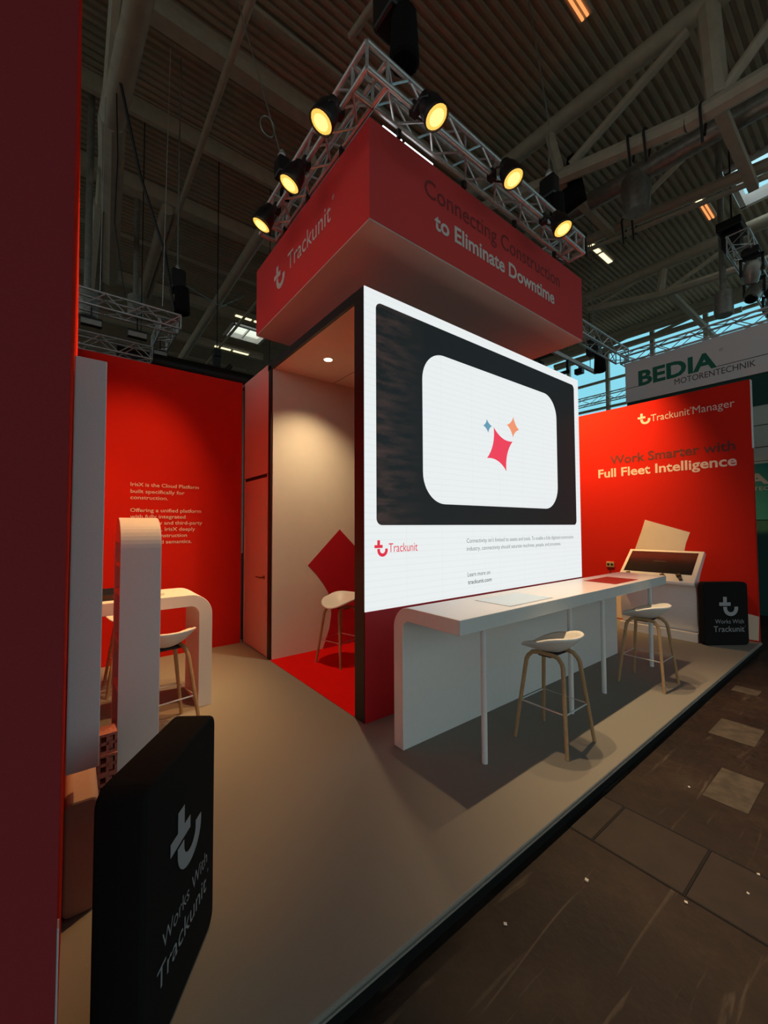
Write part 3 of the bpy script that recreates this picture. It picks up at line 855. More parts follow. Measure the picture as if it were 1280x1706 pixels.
# ================================================================== BAR STOOLS
def make_stool(loc):
    t = empty('bar_stool', loc)
    t.location = (0, 0, 0)
    # seat shell
    nr, na = 12, 40
    a, b = 0.222, 0.212
    vs = []
    for i in range(nr + 1):
        r = i / nr
        for k in range(na):
            th_ = 2 * PI * k / na
            ct, st = math.cos(th_), math.sin(th_)
            e = 2.5
            rad = (abs(ct) ** e + abs(st) ** e) ** (-1 / e)
            x, y = a * r * rad * ct, b * r * rad * st
            back = max(0.0, -st)
            front = max(0.0, st)
            side = abs(ct)
            rise = 0.143 * back ** 1.2 + 0.102 * side ** 2 + 0.004 * front ** 2
            z = 0.676 + rise * r ** 1.9
            x *= 1.0 - 0.10 * back * r
            vs.append((x, y, z))
    fs = []
    for i in range(nr):
        for k in range(na):
            p, q = i * na + k, i * na + (k + 1) % na
            if i == 0:
                fs.append((p, q + na, p + na)) if False else fs.append((p, q, q + na, p + na))
            else:
                fs.append((p, q, q + na, p + na))
    seat = MB().add(vs, fs).build('seat', M['seat'], t, smooth=True, fix=False)
    bm = bmesh.new(); bm.from_mesh(seat.data)
    bmesh.ops.remove_doubles(bm, verts=bm.verts, dist=1e-5)
    bmesh.ops.recalc_face_normals(bm, faces=bm.faces)
    bm.to_mesh(seat.data); bm.free()
    for p in seat.data.polygons: p.use_smooth = True
    so = seat.modifiers.new('thickness', 'SOLIDIFY'); so.thickness = 0.016; so.offset = 0
    # two bent oak frames, one at each side
    for s in (-1, 1):
        pts = [(s * 0.205, -0.210, 0.0), (s * 0.125, -0.150, 0.60), (s * 0.118, -0.138, 0.630), (s * 0.112, -0.105, 0.664), (s * 0.110, -0.07, 0.672),
               (s * 0.110, 0.07, 0.672), (s * 0.112, 0.105, 0.664), (s * 0.118, 0.138, 0.630), (s * 0.125, 0.150, 0.60), (s * 0.205, 0.210, 0.0)]
        MB().tube(pts, [0.0135, 0.0165, 0.0165, 0.0165, 0.0165, 0.0165, 0.0165, 0.0165, 0.0165, 0.0135], 10).build('leg_frame', M['oak'], t, smooth=True)
    zf = 0.285
    k = 1 - zf / 0.60
    cx, cy = 0.125 + 0.080 * k, 0.150 + 0.060 * k
    MB().tube([(-cx, -cy, zf), (cx, -cy, zf), (cx, cy, zf), (-cx, cy, zf), (-cx, -cy, zf)], 0.0065, 6).build('foot_ring', M['chrome'], t)
    MB().box(-0.12, 0.12, -0.05, 0.05, 0.652, 0.668).build('seat_bracket', M['blackmetal'], t)
    t.location = loc
    return t
stool = make_stool((2.985, 1.70, 0))
tag(stool, 'white bar stool with oak legs at the long counter, nearer of the two', 'bar stool', 'bar stools')
for loc, rz, lab in (((4.815, 1.680, 0), 0.0, 'white bar stool at the far end of the long counter, beside the kiosk'),
                     ((2.62, 4.25, 0), PI / 2 + 0.25, 'white bar stool half hidden inside the red-floored cabin behind the black frame'),
                     ((0.625, 3.72, 0), 0.15, 'white bar stool before the small arched desk, partly behind the tall white shelf'),
                     ((0.50, 4.95, 0), PI, 'white bar stool behind the arched desk, almost hidden by the shelf')):
    c = copy_tree(stool)
    c.location = loc
    c.rotation_euler = (0, 0, rz)
    c['label'] = lab

# ================================================================== KIOSK AT THE RIGHT WALL
kk = empty('touch_kiosk', (7.2, 2.3, 0), 'white curved kiosk with dark sloping touch screen against the right red wall', 'kiosk')
def bez(p0, p1, p2, p3, n):
    out = []
    for k in range(n + 1):
        t = k / n
        out.append(tuple(p0[i] * (1 - t) ** 3 + 3 * p1[i] * t * (1 - t) ** 2 + 3 * p2[i] * t * t * (1 - t) + p3[i] * t ** 3 for i in (0, 1)))
    return out
kp = [(7.50, 1.215), (7.42, 1.255), (6.895, 0.835), (6.895, 0.80)]
kp += bez((6.91, 0.785), (6.97, 0.76), (7.00, 0.68), (6.985, 0.52), 10)
kp += bez((6.985, 0.52), (6.975, 0.38), (6.99, 0.24), (7.04, 0.124), 8)[1:]
kp += [(7.20, 0.124)] + bez((7.20, 0.124), (7.10, 0.26), (7.07, 0.38), (7.07, 0.52), 8)[1:]
kp += bez((7.07, 0.52), (7.06, 0.74), (7.08, 0.82), (7.22, 0.96), 8)[1:]
MB().prism([(x, 1.80, z) for x, z in kp], (0, 1.0, 0)).build('body', M['white'], kk, bevel=0.006)
MB().box(6.945, 7.50, 1.79, 2.81, 0.0, 0.124).build('plinth', M['white'], kk, bevel=0.004)
sl0, sl1 = Vector((6.895, 0, 0.835)), Vector((7.42, 0, 1.255))
su = (sl1 - sl0).normalized(); sn = Vector((-su.z, 0, su.x))
def onslope(a, y, h): return tuple(sl0 + su * a + Y * y + sn * h)
kts = MB().obox(sl0, Y, su, sn, (1.86, 0.155, -0.002), (2.755, 0.625, 0.004)).build('touch_screen', M['glass_dark'], kk)
MB().obox(sl0, Y, su, sn, (2.23, 0.40, 0.004), (2.40, 0.41, 0.005)).build('screen_line', M['black'], kts)
def handheld(y, label, long=0.10, tilt=0.3):
    t = MB()
    e1 = (Y * math.cos(tilt) + su * math.sin(tilt)); e2 = (-Y * math.sin(tilt) + su * math.cos(tilt))
    o = Vector(onslope(0.075, y, 0.0))
    t.obox(o, e1, e2, sn, (-0.022, -long / 2, 0.0), (0.022, long / 2, 0.022))
    t.obox(o, e1, e2, sn, (-0.030, long / 2 - 0.035, 0.004), (0.030, long / 2 + 0.02, 0.034))
    return tag(t.build('handheld_device', M['blackmetal'], None, bevel=0.006), label, 'device', 'small black devices on the kiosk')
handheld(1.985, 'black handheld device on the kiosk ledge, the largest, nearest the kiosk side', 0.11, -0.5)
handheld(2.22, 'small black device on the kiosk ledge under the middle of the screen', 0.06, 0.9)
handheld(2.68, 'small flat black device on the kiosk ledge at the end by the video wall', 0.05, 1.2)
ob = MB().box(7.630, 7.652, 3.155, 3.285, 0.905, 1.0)
oo = ob.build('power_outlet', M['outlet'], None, bevel=0.005)
tag(oo, 'beige double power outlet box on the orange-red wall beside the kiosk', 'power outlet')
MB().lathe((7.629, 3.19, 0.952), -X, [(0.022, 0), (0.022, 0.004), (0.012, 0.005)], 12).build('socket', M['black'], oo)
MB().lathe((7.629, 3.25, 0.952), -X, [(0.022, 0), (0.022, 0.004), (0.012, 0.005)], 12).build('socket', M['black'], oo)
MB().tube([(7.632, 3.22, 0.91), (7.615, 3.22, 0.85), (7.62, 3.20, 0.70), (7.635, 3.21, 0.40), (7.64, 3.2, 0.05)], 0.006, 6).build('cable', M['blackmetal'], oo)

# ================================================================== BLACK SIGNS
def black_sign(org, d, u0, u1, h, thick, label, mt, txt):
    d = Vector(d).normalized(); n = d.cross(Z)
    org = Vector(org)
    t = empty('standing_sign', tuple(org), label, 'sign')
    poly = [org + d * u + Z * z for u, z in rounded_rect(u0, u1, 0.0, h, 0.055, 6)]
    MB().prism(poly, -n * thick).build('panel', mt, t, bevel=0.012)
    return t, d, n, org
sl, d, n, org = black_sign((0.478, 1.796, 0), (0.5905, 0.807, 0), -0.490, 0.042, 0.862, 0.155, 'large black standing sign with grey lettering close to the camera, beside the near left wall', M['blackrough'], None)
P = lambda u, z: org + d * u + Z * z
logo(P(-0.222, 0.545), 0.235, d, Z, M['txt_grey'], sl)
lettering('Works With', P(-0.385, 0.300), P(-0.040, 0.300), 0.050, M['txt_grey'], sl, bold=-0.004)
lettering('Trackunit', P(-0.415, 0.196), P(-0.045, 0.196), 0.066, M['txt_grey'], sl, bold=0.0)
lettering('®', P(-0.038, 0.255), P(-0.026, 0.255), 0.012, M['txt_grey'], sl)
sr, d, n, org = black_sign((6.90, 1.675, 0), (0.809, -0.588, 0), -0.035, 0.595, 0.862, 0.10, 'black standing sign with grey lettering leaning beside the kiosk at the right wall', M['blackrough'], None)
P = lambda u, z: org + d * u + Z * z
logo(P(0.315, 0.53), 0.262, d, Z, M['txt_grey'], sr)
lettering('Works With', P(0.117, 0.298), P(0.521, 0.298), 0.056, M['txt_grey'], sr, bold=-0.004)
lettering('Trackunit', P(0.092, 0.186), P(0.526, 0.186), 0.076, M['txt_grey'], sr, bold=0.0)
lettering('®', P(0.532, 0.25), P(0.546, 0.25), 0.014, M['txt_grey'], sr)

# ================================================================== LEFT SIDE FURNITURE
# tall arched shelf
ts = empty('arched_shelf', (0.345, 3.1, 0), 'tall narrow white shelf tower with rounded top and open side, between black sign and desk', 'shelf')
sx0, sx1, sy0, sy1, sh = 0.235, 0.456, 2.90, 3.31, 1.712
def arch_profile(y0, y1, h, r, n=12):
    out = [(y0, 0.0)]
    for k in range(n + 1):
        a = PI / 2 * k / n
        out.append((y0 + r - r * math.cos(a), h - r + r * math.sin(a)))
    for k in range(n + 1):
        a = PI / 2 * k / n
        out.append((y1 - r + r * math.sin(a), h - r + r * math.cos(a)))
    out.append((y1, 0.0))
    return out
o_ = arch_profile(sy0, sy1, sh, 0.19)
i_ = arch_profile(sy0 + 0.03, sy1 - 0.03, sh - 0.16, 0.02)[::-1]
MB().prism([(sx0, y, z) for y, z in o_ + i_], (sx1 - sx0, 0, 0)).build('shell', M['white_satin'], ts, bevel=0.004)
for zz in (0.32, 0.62, 0.92, 1.22, 1.40):
    MB().box(sx0 + 0.006, sx1 - 0.006, sy0 + 0.031, sy1 - 0.031, zz, zz + 0.02).build('shelf_board', M['white_satin'], ts)
MB().box(sx1 - 0.03, sx1 - 0.02, sy0 + 0.031, sy1 - 0.031, 0.0, 1.53).build('back_board', M['white_satin'], ts)

# pale tall panel hung on the near wall and the low rounded plinth beneath it
tp_ = MB().box(-0.002, 0.104, 2.0, 2.32, 0.694, 2.337)
tag(tp_.build('display_board', M['white_satin'], None, bevel=0.004), 'tall plain pale grey panel fixed to the edge of the near left wall', 'panel')
pp = [(x, 2.2, z) for x, z in rounded_rect(-0.004, 0.118, 0.0, 0.478, 0.03, 6)]
tag(MB().prism(pp, (0, 0.34, 0)).build('plinth', M['plinth'], None, bevel=0.01), 'low pale brownish rounded plinth on the carpet under the tall grey panel', 'plinth')

# arched desk by the left red wall
dk = empty('arched_desk', (0.6, 4.3, 0), 'small white desk with rounded end standing before the left red wall', 'desk')
dx0, dx1, dy0, dy1, dh, dt, dr_ = 0.03, 1.060, 4.0, 4.55, 1.03, 0.105, 0.19
pf = [(dx0, dh - dt), (dx0, dh)]
for k in range(0, 11):
    a = PI / 2 * k / 10
    pf.append((dx1 - dr_ + dr_ * math.sin(a), dh - dr_ + dr_ * math.cos(a)))
pf += [(dx1, 0.0), (dx1 - 0.115, 0.0)]
ri = 0.075
for k in range(0, 9):
    a = PI / 2 * k / 8
    pf.append((dx1 - 0.115 - ri + ri * math.cos(a), dh - dt - ri + ri * math.sin(a)))
MB().prism([(x, dy0, z) for x, z in pf], (0, dy1 - dy0, 0)).build('worktop', M['white_satin'], dk, bevel=0.004)
MB().box(0.035, 0.15, 4.02, 4.53, 0.0, dh - dt).build('leg', M['white_satin'], dk)
lp = empty('laptop', (0.2, 4.25, dh), 'dark closed laptop on the arched desk between the grey panel and the shelf', 'laptop')
MB().box(0.06, 0.36, 4.12, 4.36, dh + 0.001, dh + 0.022).build('body', M['blackmetal'], lp, bevel=0.004)
MB().obox((0.06, 4.36, dh + 0.02), X, Vector((0, 0.25, 0.97)).normalized(), Vector((0, -0.97, 0.25)), (0, 0, 0), (0.30, 0.055, 0.008)).build('lid', M['blackmetal'], lp)
bk = MB().obox((0.60, 4.08, dh), Vector((0.8, 0.6, 0)), Vector((-0.6, 0.8, 0)), Z, (0, 0, 0.001), (0.10, 0.07, 0.022))
tag(bk.build('brochure_stack', M['paper'], None), 'small pale stack of brochures on the arched desk top beside the shelf', 'brochures')
for k, (zz, lab) in enumerate(((0.93, 'white leaflet poking out of the tall shelf at desk-stool height, topmost of three'), (0.46, 'white leaflet poking out of the tall shelf halfway down, middle of three'), (0.20, 'white leaflet poking out of the tall shelf near the floor, lowest of three'))):
    q = MB().obox((0.44, 3.26, zz), Vector((1, 0.1, 0)).normalized(), Vector((-0.1, 1, 0)).normalized(), Z, (0, 0, 0), (0.06, 0.006, 0.08))
    o = q.build('leaflet', M['paper'])
    o.rotation_euler = (0, 0, 0)
    tag(o, lab, 'leaflet', 'white leaflets in the shelf')

# stack of perforated bricks
def make_brick():
    mb = MB()
    w, dpt, h = 0.24, 0.115, 0.105
    mb.box(-w / 2, w / 2, -dpt / 2, dpt / 2, 0, 0.014).box(-w / 2, w / 2, -dpt / 2, dpt / 2, h - 0.014, h).box(-w / 2, w / 2, -dpt / 2, dpt / 2, h / 2 - 0.008, h / 2 + 0.008)
    for k in range(7):
        x = -w / 2 + (w - 0.012) * k / 6
        mb.box(x, x + 0.012, -dpt / 2, dpt / 2, 0.013, h - 0.013)
    for k in range(4):
        x = -w / 2 + 0.02 + 0.06 * k
        mb.box(x, x + 0.02, -dpt / 2 + 0.004, dpt / 2 - 0.004, 0.02, h - 0.02)
    return mb.build('perforated_brick', M['brick'])
names = ['lowest', 'second from below', 'middle', 'second from top', 'topmost']
bk0 = make_brick()
for k in range(5):
    o = bk0 if k == 0 else bk0.copy()
    if k: COL.objects.link(o)
    o.location = (0.098 + 0.006 * (k % 2), 2.72 + 0.004 * k, 0.0 + 0.106 * k)
    o.rotation_euler = (0, 0, 0.05 * (-1) ** k)
    tag(o, 'pinkish perforated brick in the stack beside the white shelf, %s of the five' % names[k], 'brick', 'stacked perforated bricks')

# ================================================================== CABIN DOWNLIGHT
dl = empty('downlight', (2.40, 4.17, 3.66), 'small round glowing downlight in the cabin ceiling', 'downlight')
MB().lathe((2.40, 4.17, 3.66), -Z, [(0.068, 0.0), (0.068, 0.004), (0.055, 0.006)], 20).build('trim_ring', M['white_satin'], dl)
MB().lathe((2.40, 4.17, 3.6545), -Z, [(0.052, 0.0), (0.048, 0.004)], 20).build('lens', M['downlight'], dl)
ld = bpy.data.lights.new('downlight_light', 'SPOT')
ld.energy = DOWNLIGHT_W * 5.6; ld.color = (1.0, 0.74, 0.42); ld.spot_size = math.radians(116); ld.spot_blend = 0.9; ld.shadow_soft_size = 0.05
lo = bpy.data.objects.new('downlight_light', ld); COL.objects.link(lo); lo.parent = dl; lo.location = (0, 0, -0.03)

# ================================================================== NEIGHBOUR BOOTH
BX = 10.5
bb = empty('company_board', (BX, 2.5, 4.6), 'wide pale grey hanging board with green company name across the aisle', 'sign board')
MB().box(BX, BX + 0.25, -1.5, 3.98, 4.595, 5.55).build('panel', M['board'], bb)
lettering('BEDIA', (BX, 3.70, 4.935), (BX, 2.24, 4.935), 0.345, M['green'], bb, bold=0.035)
lettering('®', (BX, 2.20, 5.23), (BX, 2.13, 5.23), 0.06, M['txt_grey'], bb)
lettering('MOTORENTECHNIK', (BX, 2.985, 4.755), (BX, 1.645, 4.755), 0.125, M['txt_dark'], bb, bold=0.0)
MB().box(BX - 0.003, BX, 3.70, 3.97, 4.925, 4.937).box(BX - 0.003, BX, 0.0, 2.24, 4.925, 4.937).build('line', M['black'], bb)
nb = empty('neighbour_booth', (BX, 1.0, HF), 'dark green and pale panelled exhibition booth under the pale grey board', 'booth')
MB().box(BX + 0.06, BX + 0.3, -1.5, 3.98, 3.98, 4.595).build('header', M['darkgreen'], nb)
wp = MB().box(BX + 0.08, BX + 0.25, -1.5, 3.9, 2.84, 3.98).build('pale_panel', M['palegreen'], nb)
MB().box(BX + 0.076, BX + 0.08, -1.5, 3.9, 3.585, 3.60).box(BX + 0.076, BX + 0.08, -1.5, 3.9, 3.155, 3.17).box(BX + 0.076, BX + 0.08, -1.5, 3.9, 2.885, 2.895).build('panel_joint', M['black'], nb)
gp_ = MB().box(BX + 0.05, BX + 0.25, -1.5, 3.9, 1.75, 2.84).build('teal_panel', M['teal'], nb)
lettering('BEDIA', (BX + 0.05, 2.75, 2.45), (BX + 0.05, 1.52, 2.45), 0.20, M['txt_grey'], nb, bold=0.035)
lettering('MOTORENTECHNIK', (BX + 0.05, 2.40, 2.32), (BX + 0.05, 1.2, 2.32), 0.07, M['txt_grey'], nb)
MB().box(BX + 0.07, BX + 0.25, -1.5, 3.9, HF, 1.75).build('lower_panel', M['darkgreen'], nb)

# trusses and lighting around it
def plain_truss(name, p, q, dx, dz, label, step=0.35, r=0.022, br_r=0.010, group=None):
    p, q = Vector(p), Vector(q)
    t = empty(name, tuple(p), label, 'lighting truss', group)
    chords(t, p, q, dx, dz, r)
    b = MB(); truss_bay(b, 0, p, q, dx, dz, step, br_r)
    n = (q - p).normalized()
    for e in (p, q):
        for o1, o2 in ((Vector(), Vector(dx)), (Vector(), Vector(dz)), (Vector(dx), Vector(dx) + Vector(dz)), (Vector(dz), Vector(dx) + Vector(dz))):
            b.tube([e + o1, e + o2], br_r * 1.3, 5, False)
    b.build('lattice', M['alu'], t)
    return t
plain_truss('lighting_truss', (BX + 0.05, -2.5, 5.60), (BX + 0.05, 4.1, 5.60), X * 0.25, Z * 0.25, 'silver truss running along the top of the pale grey company board')
plain_truss('lighting_truss', (6.35, 3.90, 5.62), (BX, 3.90, 5.62), Y * 0.28, Z * 0.26, 'silver truss reaching from the pale board corner to behind the red fascia box')
plain_truss('lighting_truss', (17.4, -1.0, 6.85), (17.4, 12.0, 6.85), X * 0.3, Z * 0.3, 'far thin truss in front of the glazed end wall, above the orange-red wall', 0.5)
t4 = plain_truss('lighting_truss', (10.0, 1.60, 6.95), (15.0, 1.60, 6.95), Y * 0.32, Z * 0.32, 'silver truss hung high at the right edge, carrying black moving heads')
# spotlight rails before the glazing
rl = empty('spotlight_rail', (14.5, 7.0, 7.4), 'grey rectangular lighting rail frame hung before the glazing, left of the pale board', 'lighting rail')
MB().box(11.2, 14.6, 6.45, 6.53, 7.02, 7.14).build('rail', M['board'], rl)
MB().box(11.86, 11.94, 6.53, 8.5, 7.03, 7.13).build('cross_rail', M['blackmetal'], rl)
MB().box(12.6, 12.68, 6.45, 8.5, 6.6, 6.7).box(12.6, 12.68, 6.45, 6.53, 6.6, 7.03).build('cross_rail', M['blackmetal'], rl)
for xx in (11.6, 14.2):
    MB().tube([(xx, 6.49, 7.13), (xx, 6.49, 9.995)], 0.012, 6).build('hanger', M['blackmetal'], rl)
for x, y, z, lab in ((11.9, 7.05, 6.87, 'black floodlight on the grey rail frame, uppermost of its three'), (12.64, 6.9, 6.43, 'black floodlight under the lower black bar before the glazing, hanging lowest'), (13.4, 6.49, 6.84, 'black floodlight under the far end of the grey rail')):
    f = empty('floodlight', (x, y, z), lab, 'floodlight', 'black floodlights on the rail')
    MB().box(x - 0.10, x + 0.10, y - 0.13, y + 0.13, z - 0.10, z + 0.08).build('housing', M['blackmetal'], f, bevel=0.02)
    MB().box(x - 0.02, x + 0.02, y - 0.02, y + 0.02, z + 0.08, z + 0.17).build('bracket', M['blackmetal'], f)
# hoist before the glazing
def hoist(loc, size, top, label, s=1.0):
    x, y, z = loc
    h = empty('chain_hoist', loc, label, 'chain hoist')
    mo = MB().box(x - 0.10 * s, x + 0.10 * s, y - 0.13 * s, y + 0.13 * s, z, z + size).build('motor', M['blackmetal'], h, bevel=0.03)
    MB().lathe((x + 0.05 * s, y - 0.10 * s, z - 0.38 * s), Z, [(0.10 * s, 0), (0.12 * s, 0.02 * s), (0.10 * s, 0.40 * s)], 12).build('chain_bag', M['blackrough'], h, smooth=True)
    if top:
        MB().tube([(x, y, z + size), (x, y, top)], 0.014, 6).build('chain', M['duct'], h)
    MB().lathe((x, y, z + size), Z, [(0.04, 0), (0.05, 0.05), (0.02, 0.12)], 10).build('hook', M['alu'], mo)
    return h
hoist((10.6, 4.75, 6.05), 0.40, 9.995, 'black chain hoist before the glazing, left of the pale board', 1.2)
hoist((2.14, 2.62, 6.05), 0.50, 9.995, 'black chain hoist above the near corner of the silver truss', 1.1)
hoist((4.80, 2.66, 5.86), 0.28, None, 'black chain hoist with chain over the right part of the front truss', 0.8)
hoist((1.9, 4.40, 5.80), 0.22, None, 'small black chain hoist over the side truss', 0.7)
hoist((1.38, 7.62, 5.75), 0.35, 9.995, 'black chain hoist at the corner of the rear truss above the left red wall', 1.1)
# black pyramid loudspeaker shape hung from the first roof truss
wb_ = MB().prism([(7.37, 3.90, 7.75), (7.37, 3.45, 7.80), (7.37, 3.60, 8.72), (7.37, 3.72, 8.72)], (0.22, 0, 0))
tag(wb_.build('cable_bag', M['blackrough'], None, bevel=0.02), 'black tapering cable bag hung from the roof truss right of the front truss', 'cable bag')

# moving heads on the right-hand truss
def moving_head(loc, tilt, label):
    x, y, z = loc
    h = empty('moving_head', loc, label, 'moving head light', 'moving heads on the high right truss')
    MB().box(x - 0.15, x + 0.15, y - 0.13, y + 0.13, z - 0.10, z + 0.04).build('base', M['blackmetal'], h, bevel=0.02)
    MB().box(x - 0.03, x + 0.03, y - 0.18, y - 0.14, z - 0.42, z - 0.08).box(x - 0.03, x + 0.03, y + 0.14, y + 0.18, z - 0.42, z - 0.08).box(x - 0.03, x + 0.03, y - 0.18, y + 0.18, z - 0.12, z - 0.09).build('yoke', M['blackmetal'], h)
    ax = Vector((math.sin(tilt), 0.2, -math.cos(tilt))).normalized()
    hd_ = MB().lathe(Vector((x, y, z - 0.36)) - ax * 0.18, ax, [(0.10, 0), (0.14, 0.08), (0.14, 0.28), (0.12, 0.40)], 16).build('head', M['duct'], h, smooth=True)
    MB().lathe(Vector((x, y, z - 0.36)) + ax * 0.22, ax, [(0.115, 0), (0.10, 0.02)], 16).build('lens', M['glass_dark'], hd_)
    return h
moving_head((10.3, 1.62, 6.93), 0.5, 'black moving head at the near end of the high right truss')
moving_head((11.3, 1.75, 6.93), -0.6, 'black moving head second along the high right truss')
moving_head((12.4, 1.62, 6.93), 0.9, 'black moving head third along the high right truss')
hd = empty('control_box', (10.6, 2.0, 7.9), 'black control box hung above the high right truss', 'control box')
MB().box(10.3, 10.9, 1.75, 2.15, 7.62, 7.80).box(10.45, 10.75, 1.8, 2.1, 7.30, 7.62).build('box', M['blackmetal'], hd, bevel=0.02)
MB().tube([(10.6, 1.95, 7.8), (10.6, 1.95, 9.995)], 0.015, 6).build('hanger', M['blackmetal'], hd)

# ventilation ducts and diffusers
dv = empty('ventilation_duct', (8.3, 2.5, 8.3), 'dark round ventilation duct under the roof with drooping outlet, right of the front truss', 'ventilation duct')
MB().tube([(8.3, 4.6, 8.35), (8.3, -3.0, 7.9)], 0.17, 16).build('pipe', M['duct'], dv, smooth=True)
MB().tube([(8.3, 2.9, 8.2), (8.3, 2.88, 7.98), (8.32, 2.87, 7.55)], [0.22, 0.25, 0.20], 16).build('outlet', M['duct'], dv, smooth=True)
def diffuser(loc, top, label):
    x, y, z = loc
    d = empty('air_diffuser', loc, label, 'air diffuser')
    MB().lathe((x, y, z), Z, [(0.15, 0), (0.17, 0.02), (0.17, 0.50), (0.14, 0.52)], 18).build('drum', M['duct'], d, smooth=True)
    MB().tube([(x, y, z + 0.5), (x, y, top)], 0.06, 10).build('pipe', M['duct'], d, smooth=True)
    return d
diffuser((11.0, 2.20, 6.14), 9.995, 'grey cylindrical air diffuser hanging above the pale board')
diffuser((1.12, 11.2, 6.72), 9.995, 'grey cylindrical air diffuser above the rear truss at the left')
diffuser((0.15, 9.2, 5.55), 9.995, 'pale cylindrical air outlet between the rear trusses, by the near left wall')

# ceiling lights
def ceiling_light(x0, x1, y, z, material, label, group=None, double=False):
    l = empty('ceiling_light', ((x0 + x1) / 2, y, z), label, 'ceiling light', group)
    MB().box(x0 - 0.03, x1 + 0.03, y - 0.10, y + 0.10, z + 0.02, z + 0.10).build('housing', M['steel'], l)
    mb = MB()
    xm = (x0 + x1) / 2
    for (a, b) in (((x0, x1),) if double else ((x0, xm - 0.06), (xm + 0.06, x1))):
        if double:
            mb.box(a, b, y - 0.055, y - 0.02, z, z + 0.02).box(a, b, y + 0.02, y + 0.055, z, z + 0.02)
        else:
            mb.box(a, b, y - 0.06, y + 0.06, z, z + 0.02)
    mb.build('tube', material, l)
    return l
ceiling_light(4.80, 6.27, 18.20, 9.55, M['tube_warm'], 'warm ceiling light strip under the roof, below the left rooflight in the photo')
ceiling_light(4.70, 6.00, 15.05, 9.55, M['tube_warm'], 'warm ceiling light strip under the roof, just above the left rooflight in the photo')
ceiling_light(11.30, 12.66, 5.13, 9.55, M['tube_warm'], 'yellow-white ceiling light strip above the right end of the fascia box')
ceiling_light(11.60, 12.15, 2.79, 9.55, M['tube_warm'], 'short yellow-white ceiling light above the orange heater strip')
ceiling_light(12.22, 12.92, 2.76, 9.55, M['tube_orange'], 'orange glowing heater strip under the roof near the right rooflight', double=True)
ceiling_light(5.55, 6.18, 2.78, 9.55, M['tube_orange'], 'orange glowing heater strip cut by the top edge of the photo', double=True)

# ================================================================== REAR LEFT TRUSSES
plain_truss('lighting_truss', (-1.5, 7.5, 5.06), (1.42, 7.5, 5.06), Y * 0.25, Z * 0.23, 'silver truss high behind the left red wall, upper of the two', 0.26, 0.018, 0.009)
plain_truss('lighting_truss', (-1.5, 8.4, 4.75), (1.12, 8.4, 4.75), Y * 0.25, Z * 0.23, 'silver truss just over the top of the left red wall, lower of the two', 0.26, 0.018, 0.009)
plain_truss('lighting_truss', (1.15, 7.78, 5.06), (1.15, 8.75, 5.06), X * 0.25, Z * 0.23, 'silver truss running back from the rear truss corner', 0.26, 0.018, 0.009)
def flood(loc, label, s=1.0):
    x, y, z = loc
    f = empty('floodlight', loc, label, 'floodlight', 'grey floodlights on the rear trusses')
    ho = MB().box(x - 0.14 * s, x + 0.14 * s, y, y + 0.10, z - 0.08 * s, z + 0.05 * s).build('housing', M['blackmetal'], f, bevel=0.015)
    MB().box(x - 0.13 * s, x + 0.13 * s, y - 0.008, y, z - 0.07 * s, z + 0.01 * s).build('lens', M['duct'], ho)
    MB().box(x - 0.01, x + 0.01, y + 0.03, y + 0.06, z + 0.04, z + 0.24).build('bracket', M['blackmetal'], f)
flood((0.18, 7.55, 4.84), 'grey faced floodlight under the upper rear truss, closer to the near left wall')
flood((0.79, 7.55, 4.82), 'grey faced floodlight under the upper rear truss, in its middle')
flood((1.22, 8.2, 4.85), 'grey faced floodlight low at the corner of the rear trusses', 0.8)
db = MB().tube([(0.6, 9.0, 4.92), (4.2, 9.0, 4.92)], 0.19, 18)
db_ = db.build('drape_roll', M['black'], None, smooth=True)
tag(db_, 'long black covered pipe lying behind the top edge of the left red wall', 'covered pipe')
for xx in (1.0, 3.6):
    MB().tube([(xx, 9.0, 5.10), (xx, 9.0, 9.995)], 0.010, 6).build('hanger', M['blackmetal'], db_)
mh = empty('moving_head', (2.50, 9.3, 5.55), 'black stage light cluster hanging over the black covered pipe', 'stage light')
MB().box(2.42, 2.58, 9.22, 9.38, 5.45, 5.62).build('base', M['blackmetal'], mh, bevel=0.02)
MB().tube([(2.50, 9.3, 5.62), (2.50, 9.3, 9.995)], 0.012, 6).build('hanger', M['blackmetal'], mh)
MB().box(2.43, 2.57, 9.25, 9.37, 5.16, 5.45).box(2.30, 2.72, 9.27, 9.33, 5.18, 5.23).tube([(2.30, 9.3, 5.2), (2.22, 9.25, 5.05)], 0.05, 8).tube([(2.70, 9.3, 5.2), (2.80, 9.25, 5.32)], 0.05, 8).build('head', M['blackmetal'], mh)

# steel wires and cables hanging from the roof
def wire(pts, r, material, label, cat='cable', name='hanging_cable', group=None):
    o = MB().tube(pts, r, 6).build(name, material, None)
    return tag(o, label, cat, group)
wire([(0.45, 7.0, 8.35), (0.75, 7.2, 7.2), (1.15, 7.4, 6.2), (1.30, 7.45, 5.32)], 0.022, M['black'], 'thick black cable sloping from the roof truss to the rear hoist')
wire([(0.42, 7.2, 8.35), (0.46, 7.3, 7.4), (0.44, 7.4, 6.4), (0.60, 7.5, 5.35)], 0.010, M['black'], 'thin black cable hanging near the left roof truss down to the rear truss')
wire([(1.15, 7.2, 9.6), (1.12, 7.4, 5.3)], 0.006, M['alu'], 'thin bright steel wire hanging down to the rear truss')
wire([(0.30, 7.4, 9.6), (0.28, 7.55, 5.3)], 0.005, M['alu'], 'thin steel wire hanging beside the left roof truss')
side_wire = wire([(1.30, 5.4, 9.99), (1.91, 4.42, 6.05)], 0.008, M['duct'], 'steel wire slanting down to the side truss hoist', 'wire', 'steel_wire')
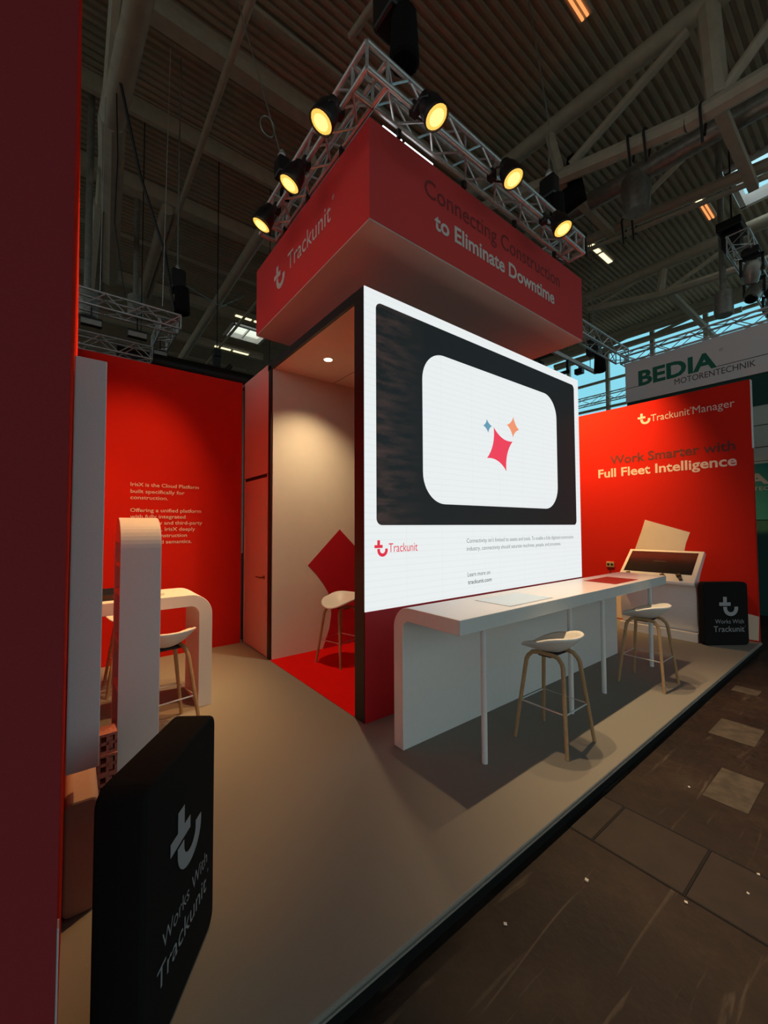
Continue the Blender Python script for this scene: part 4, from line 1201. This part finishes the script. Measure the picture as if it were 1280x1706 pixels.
wire([(5.15, 3.2, 9.99), (4.82, 2.66, 6.9), (4.80, 2.66, 6.20)], 0.011, M['duct'], 'steel wire with links slanting down to the front truss hoist', 'wire', 'steel_wire')
wire([(3.0, 9.0, 6.9), (2.3, 8.3, 6.1), (1.52, 7.6, 5.9)], 0.009, M['duct'], 'thin pale cable swinging from the far roof tube to the rear hoist')
ringp = [(1.77 + 0.09 * math.cos(a), 4.53, 6.46 + 0.12 * math.sin(a)) for a in [2 * PI * k / 16 for k in range(17)]]
MB().tube(ringp, 0.008, 6).build('coil', M['duct'], side_wire)
def strap(px, py, pz, r, drop, label):
    pts = [(px + r * math.cos(a), py, pz + r * math.sin(a)) for a in [PI * k / 8 for k in range(9)]]
    pts = [(px + r * 0.4, py, pz - drop * 0.6)] + pts + [(px - r * 0.4, py, pz - drop)]
    wire(pts, 0.018, M['black'], label, 'sling', 'lifting_sling', 'black slings over the roof tubes')
strap(7.2, 2.55, 7.94, 0.15, 0.40, 'black sling around the lower roof tube, left of a pair')
strap(7.2, 2.32, 7.87, 0.15, 0.42, 'black sling around the lower roof tube, right of a pair')
strap(7.2, 1.60, 7.66, 0.15, 0.45, 'black sling around the lower roof tube by the thick post')
strap(9.51, 3.55, 8.27, 0.13, 0.45, 'black sling around the second roof tube, left of a pair over the ribbed sheet')
strap(9.51, 3.35, 8.24, 0.13, 0.45, 'black sling around the second roof tube, right of a pair over the ribbed sheet')
strap(9.51, 4.35, 8.38, 0.13, 0.40, 'black sling around the second roof tube, nearest the front truss end')

# litter on the hall floor
def scrap(x, y, s, label, rz):
    s *= 0.62
    mb = MB()
    c, sn_ = math.cos(rz), math.sin(rz)
    pts = [(-1, -.5), (0.1, -.9), (1, -.2), (.7, .7), (-.3, .9)]
    lo_ = [(x + s * (c * a - sn_ * b), y + s * (sn_ * a + c * b), HF + 0.003) for a, b in pts]
    hi_ = [(p[0], p[1], HF + 0.004 + s * (0.2 + 0.5 * (i % 2))) for i, p in enumerate(lo_)]
    n = 5
    mb.add(lo_ + hi_, [(4, 3, 2, 1, 0), (5, 6, 7), (5, 7, 8, 9)] + [(i, (i + 1) % n, n + (i + 1) % n, n + i) for i in range(n)])
    return tag(mb.build('paper_scrap', M['paper']), label, 'litter', 'scraps on the hall floor')
scrap(2.036, 1.003, 0.016, 'pale crumpled scrap on the dark floor in the brownish stain below the duct lids', 0.4)
scrap(1.535, 1.119, 0.013, 'pale crumpled scrap on the dark floor nearest the platform edge', 1.2)
scrap(3.283, 0.920, 0.013, 'small pale scrap beside the square repair patch', 2.0)
scrap(2.743, 0.491, 0.011, 'small white scrap on the duct lid joint at the right', 0.9)
scrap(2.565, 0.498, 0.010, 'tiny white scrap on the middle of the duct lid', 0.1)
scrap(2.28, 0.664, 0.012, 'small pale scrap lying on the seam of the front duct lid', 0.7)
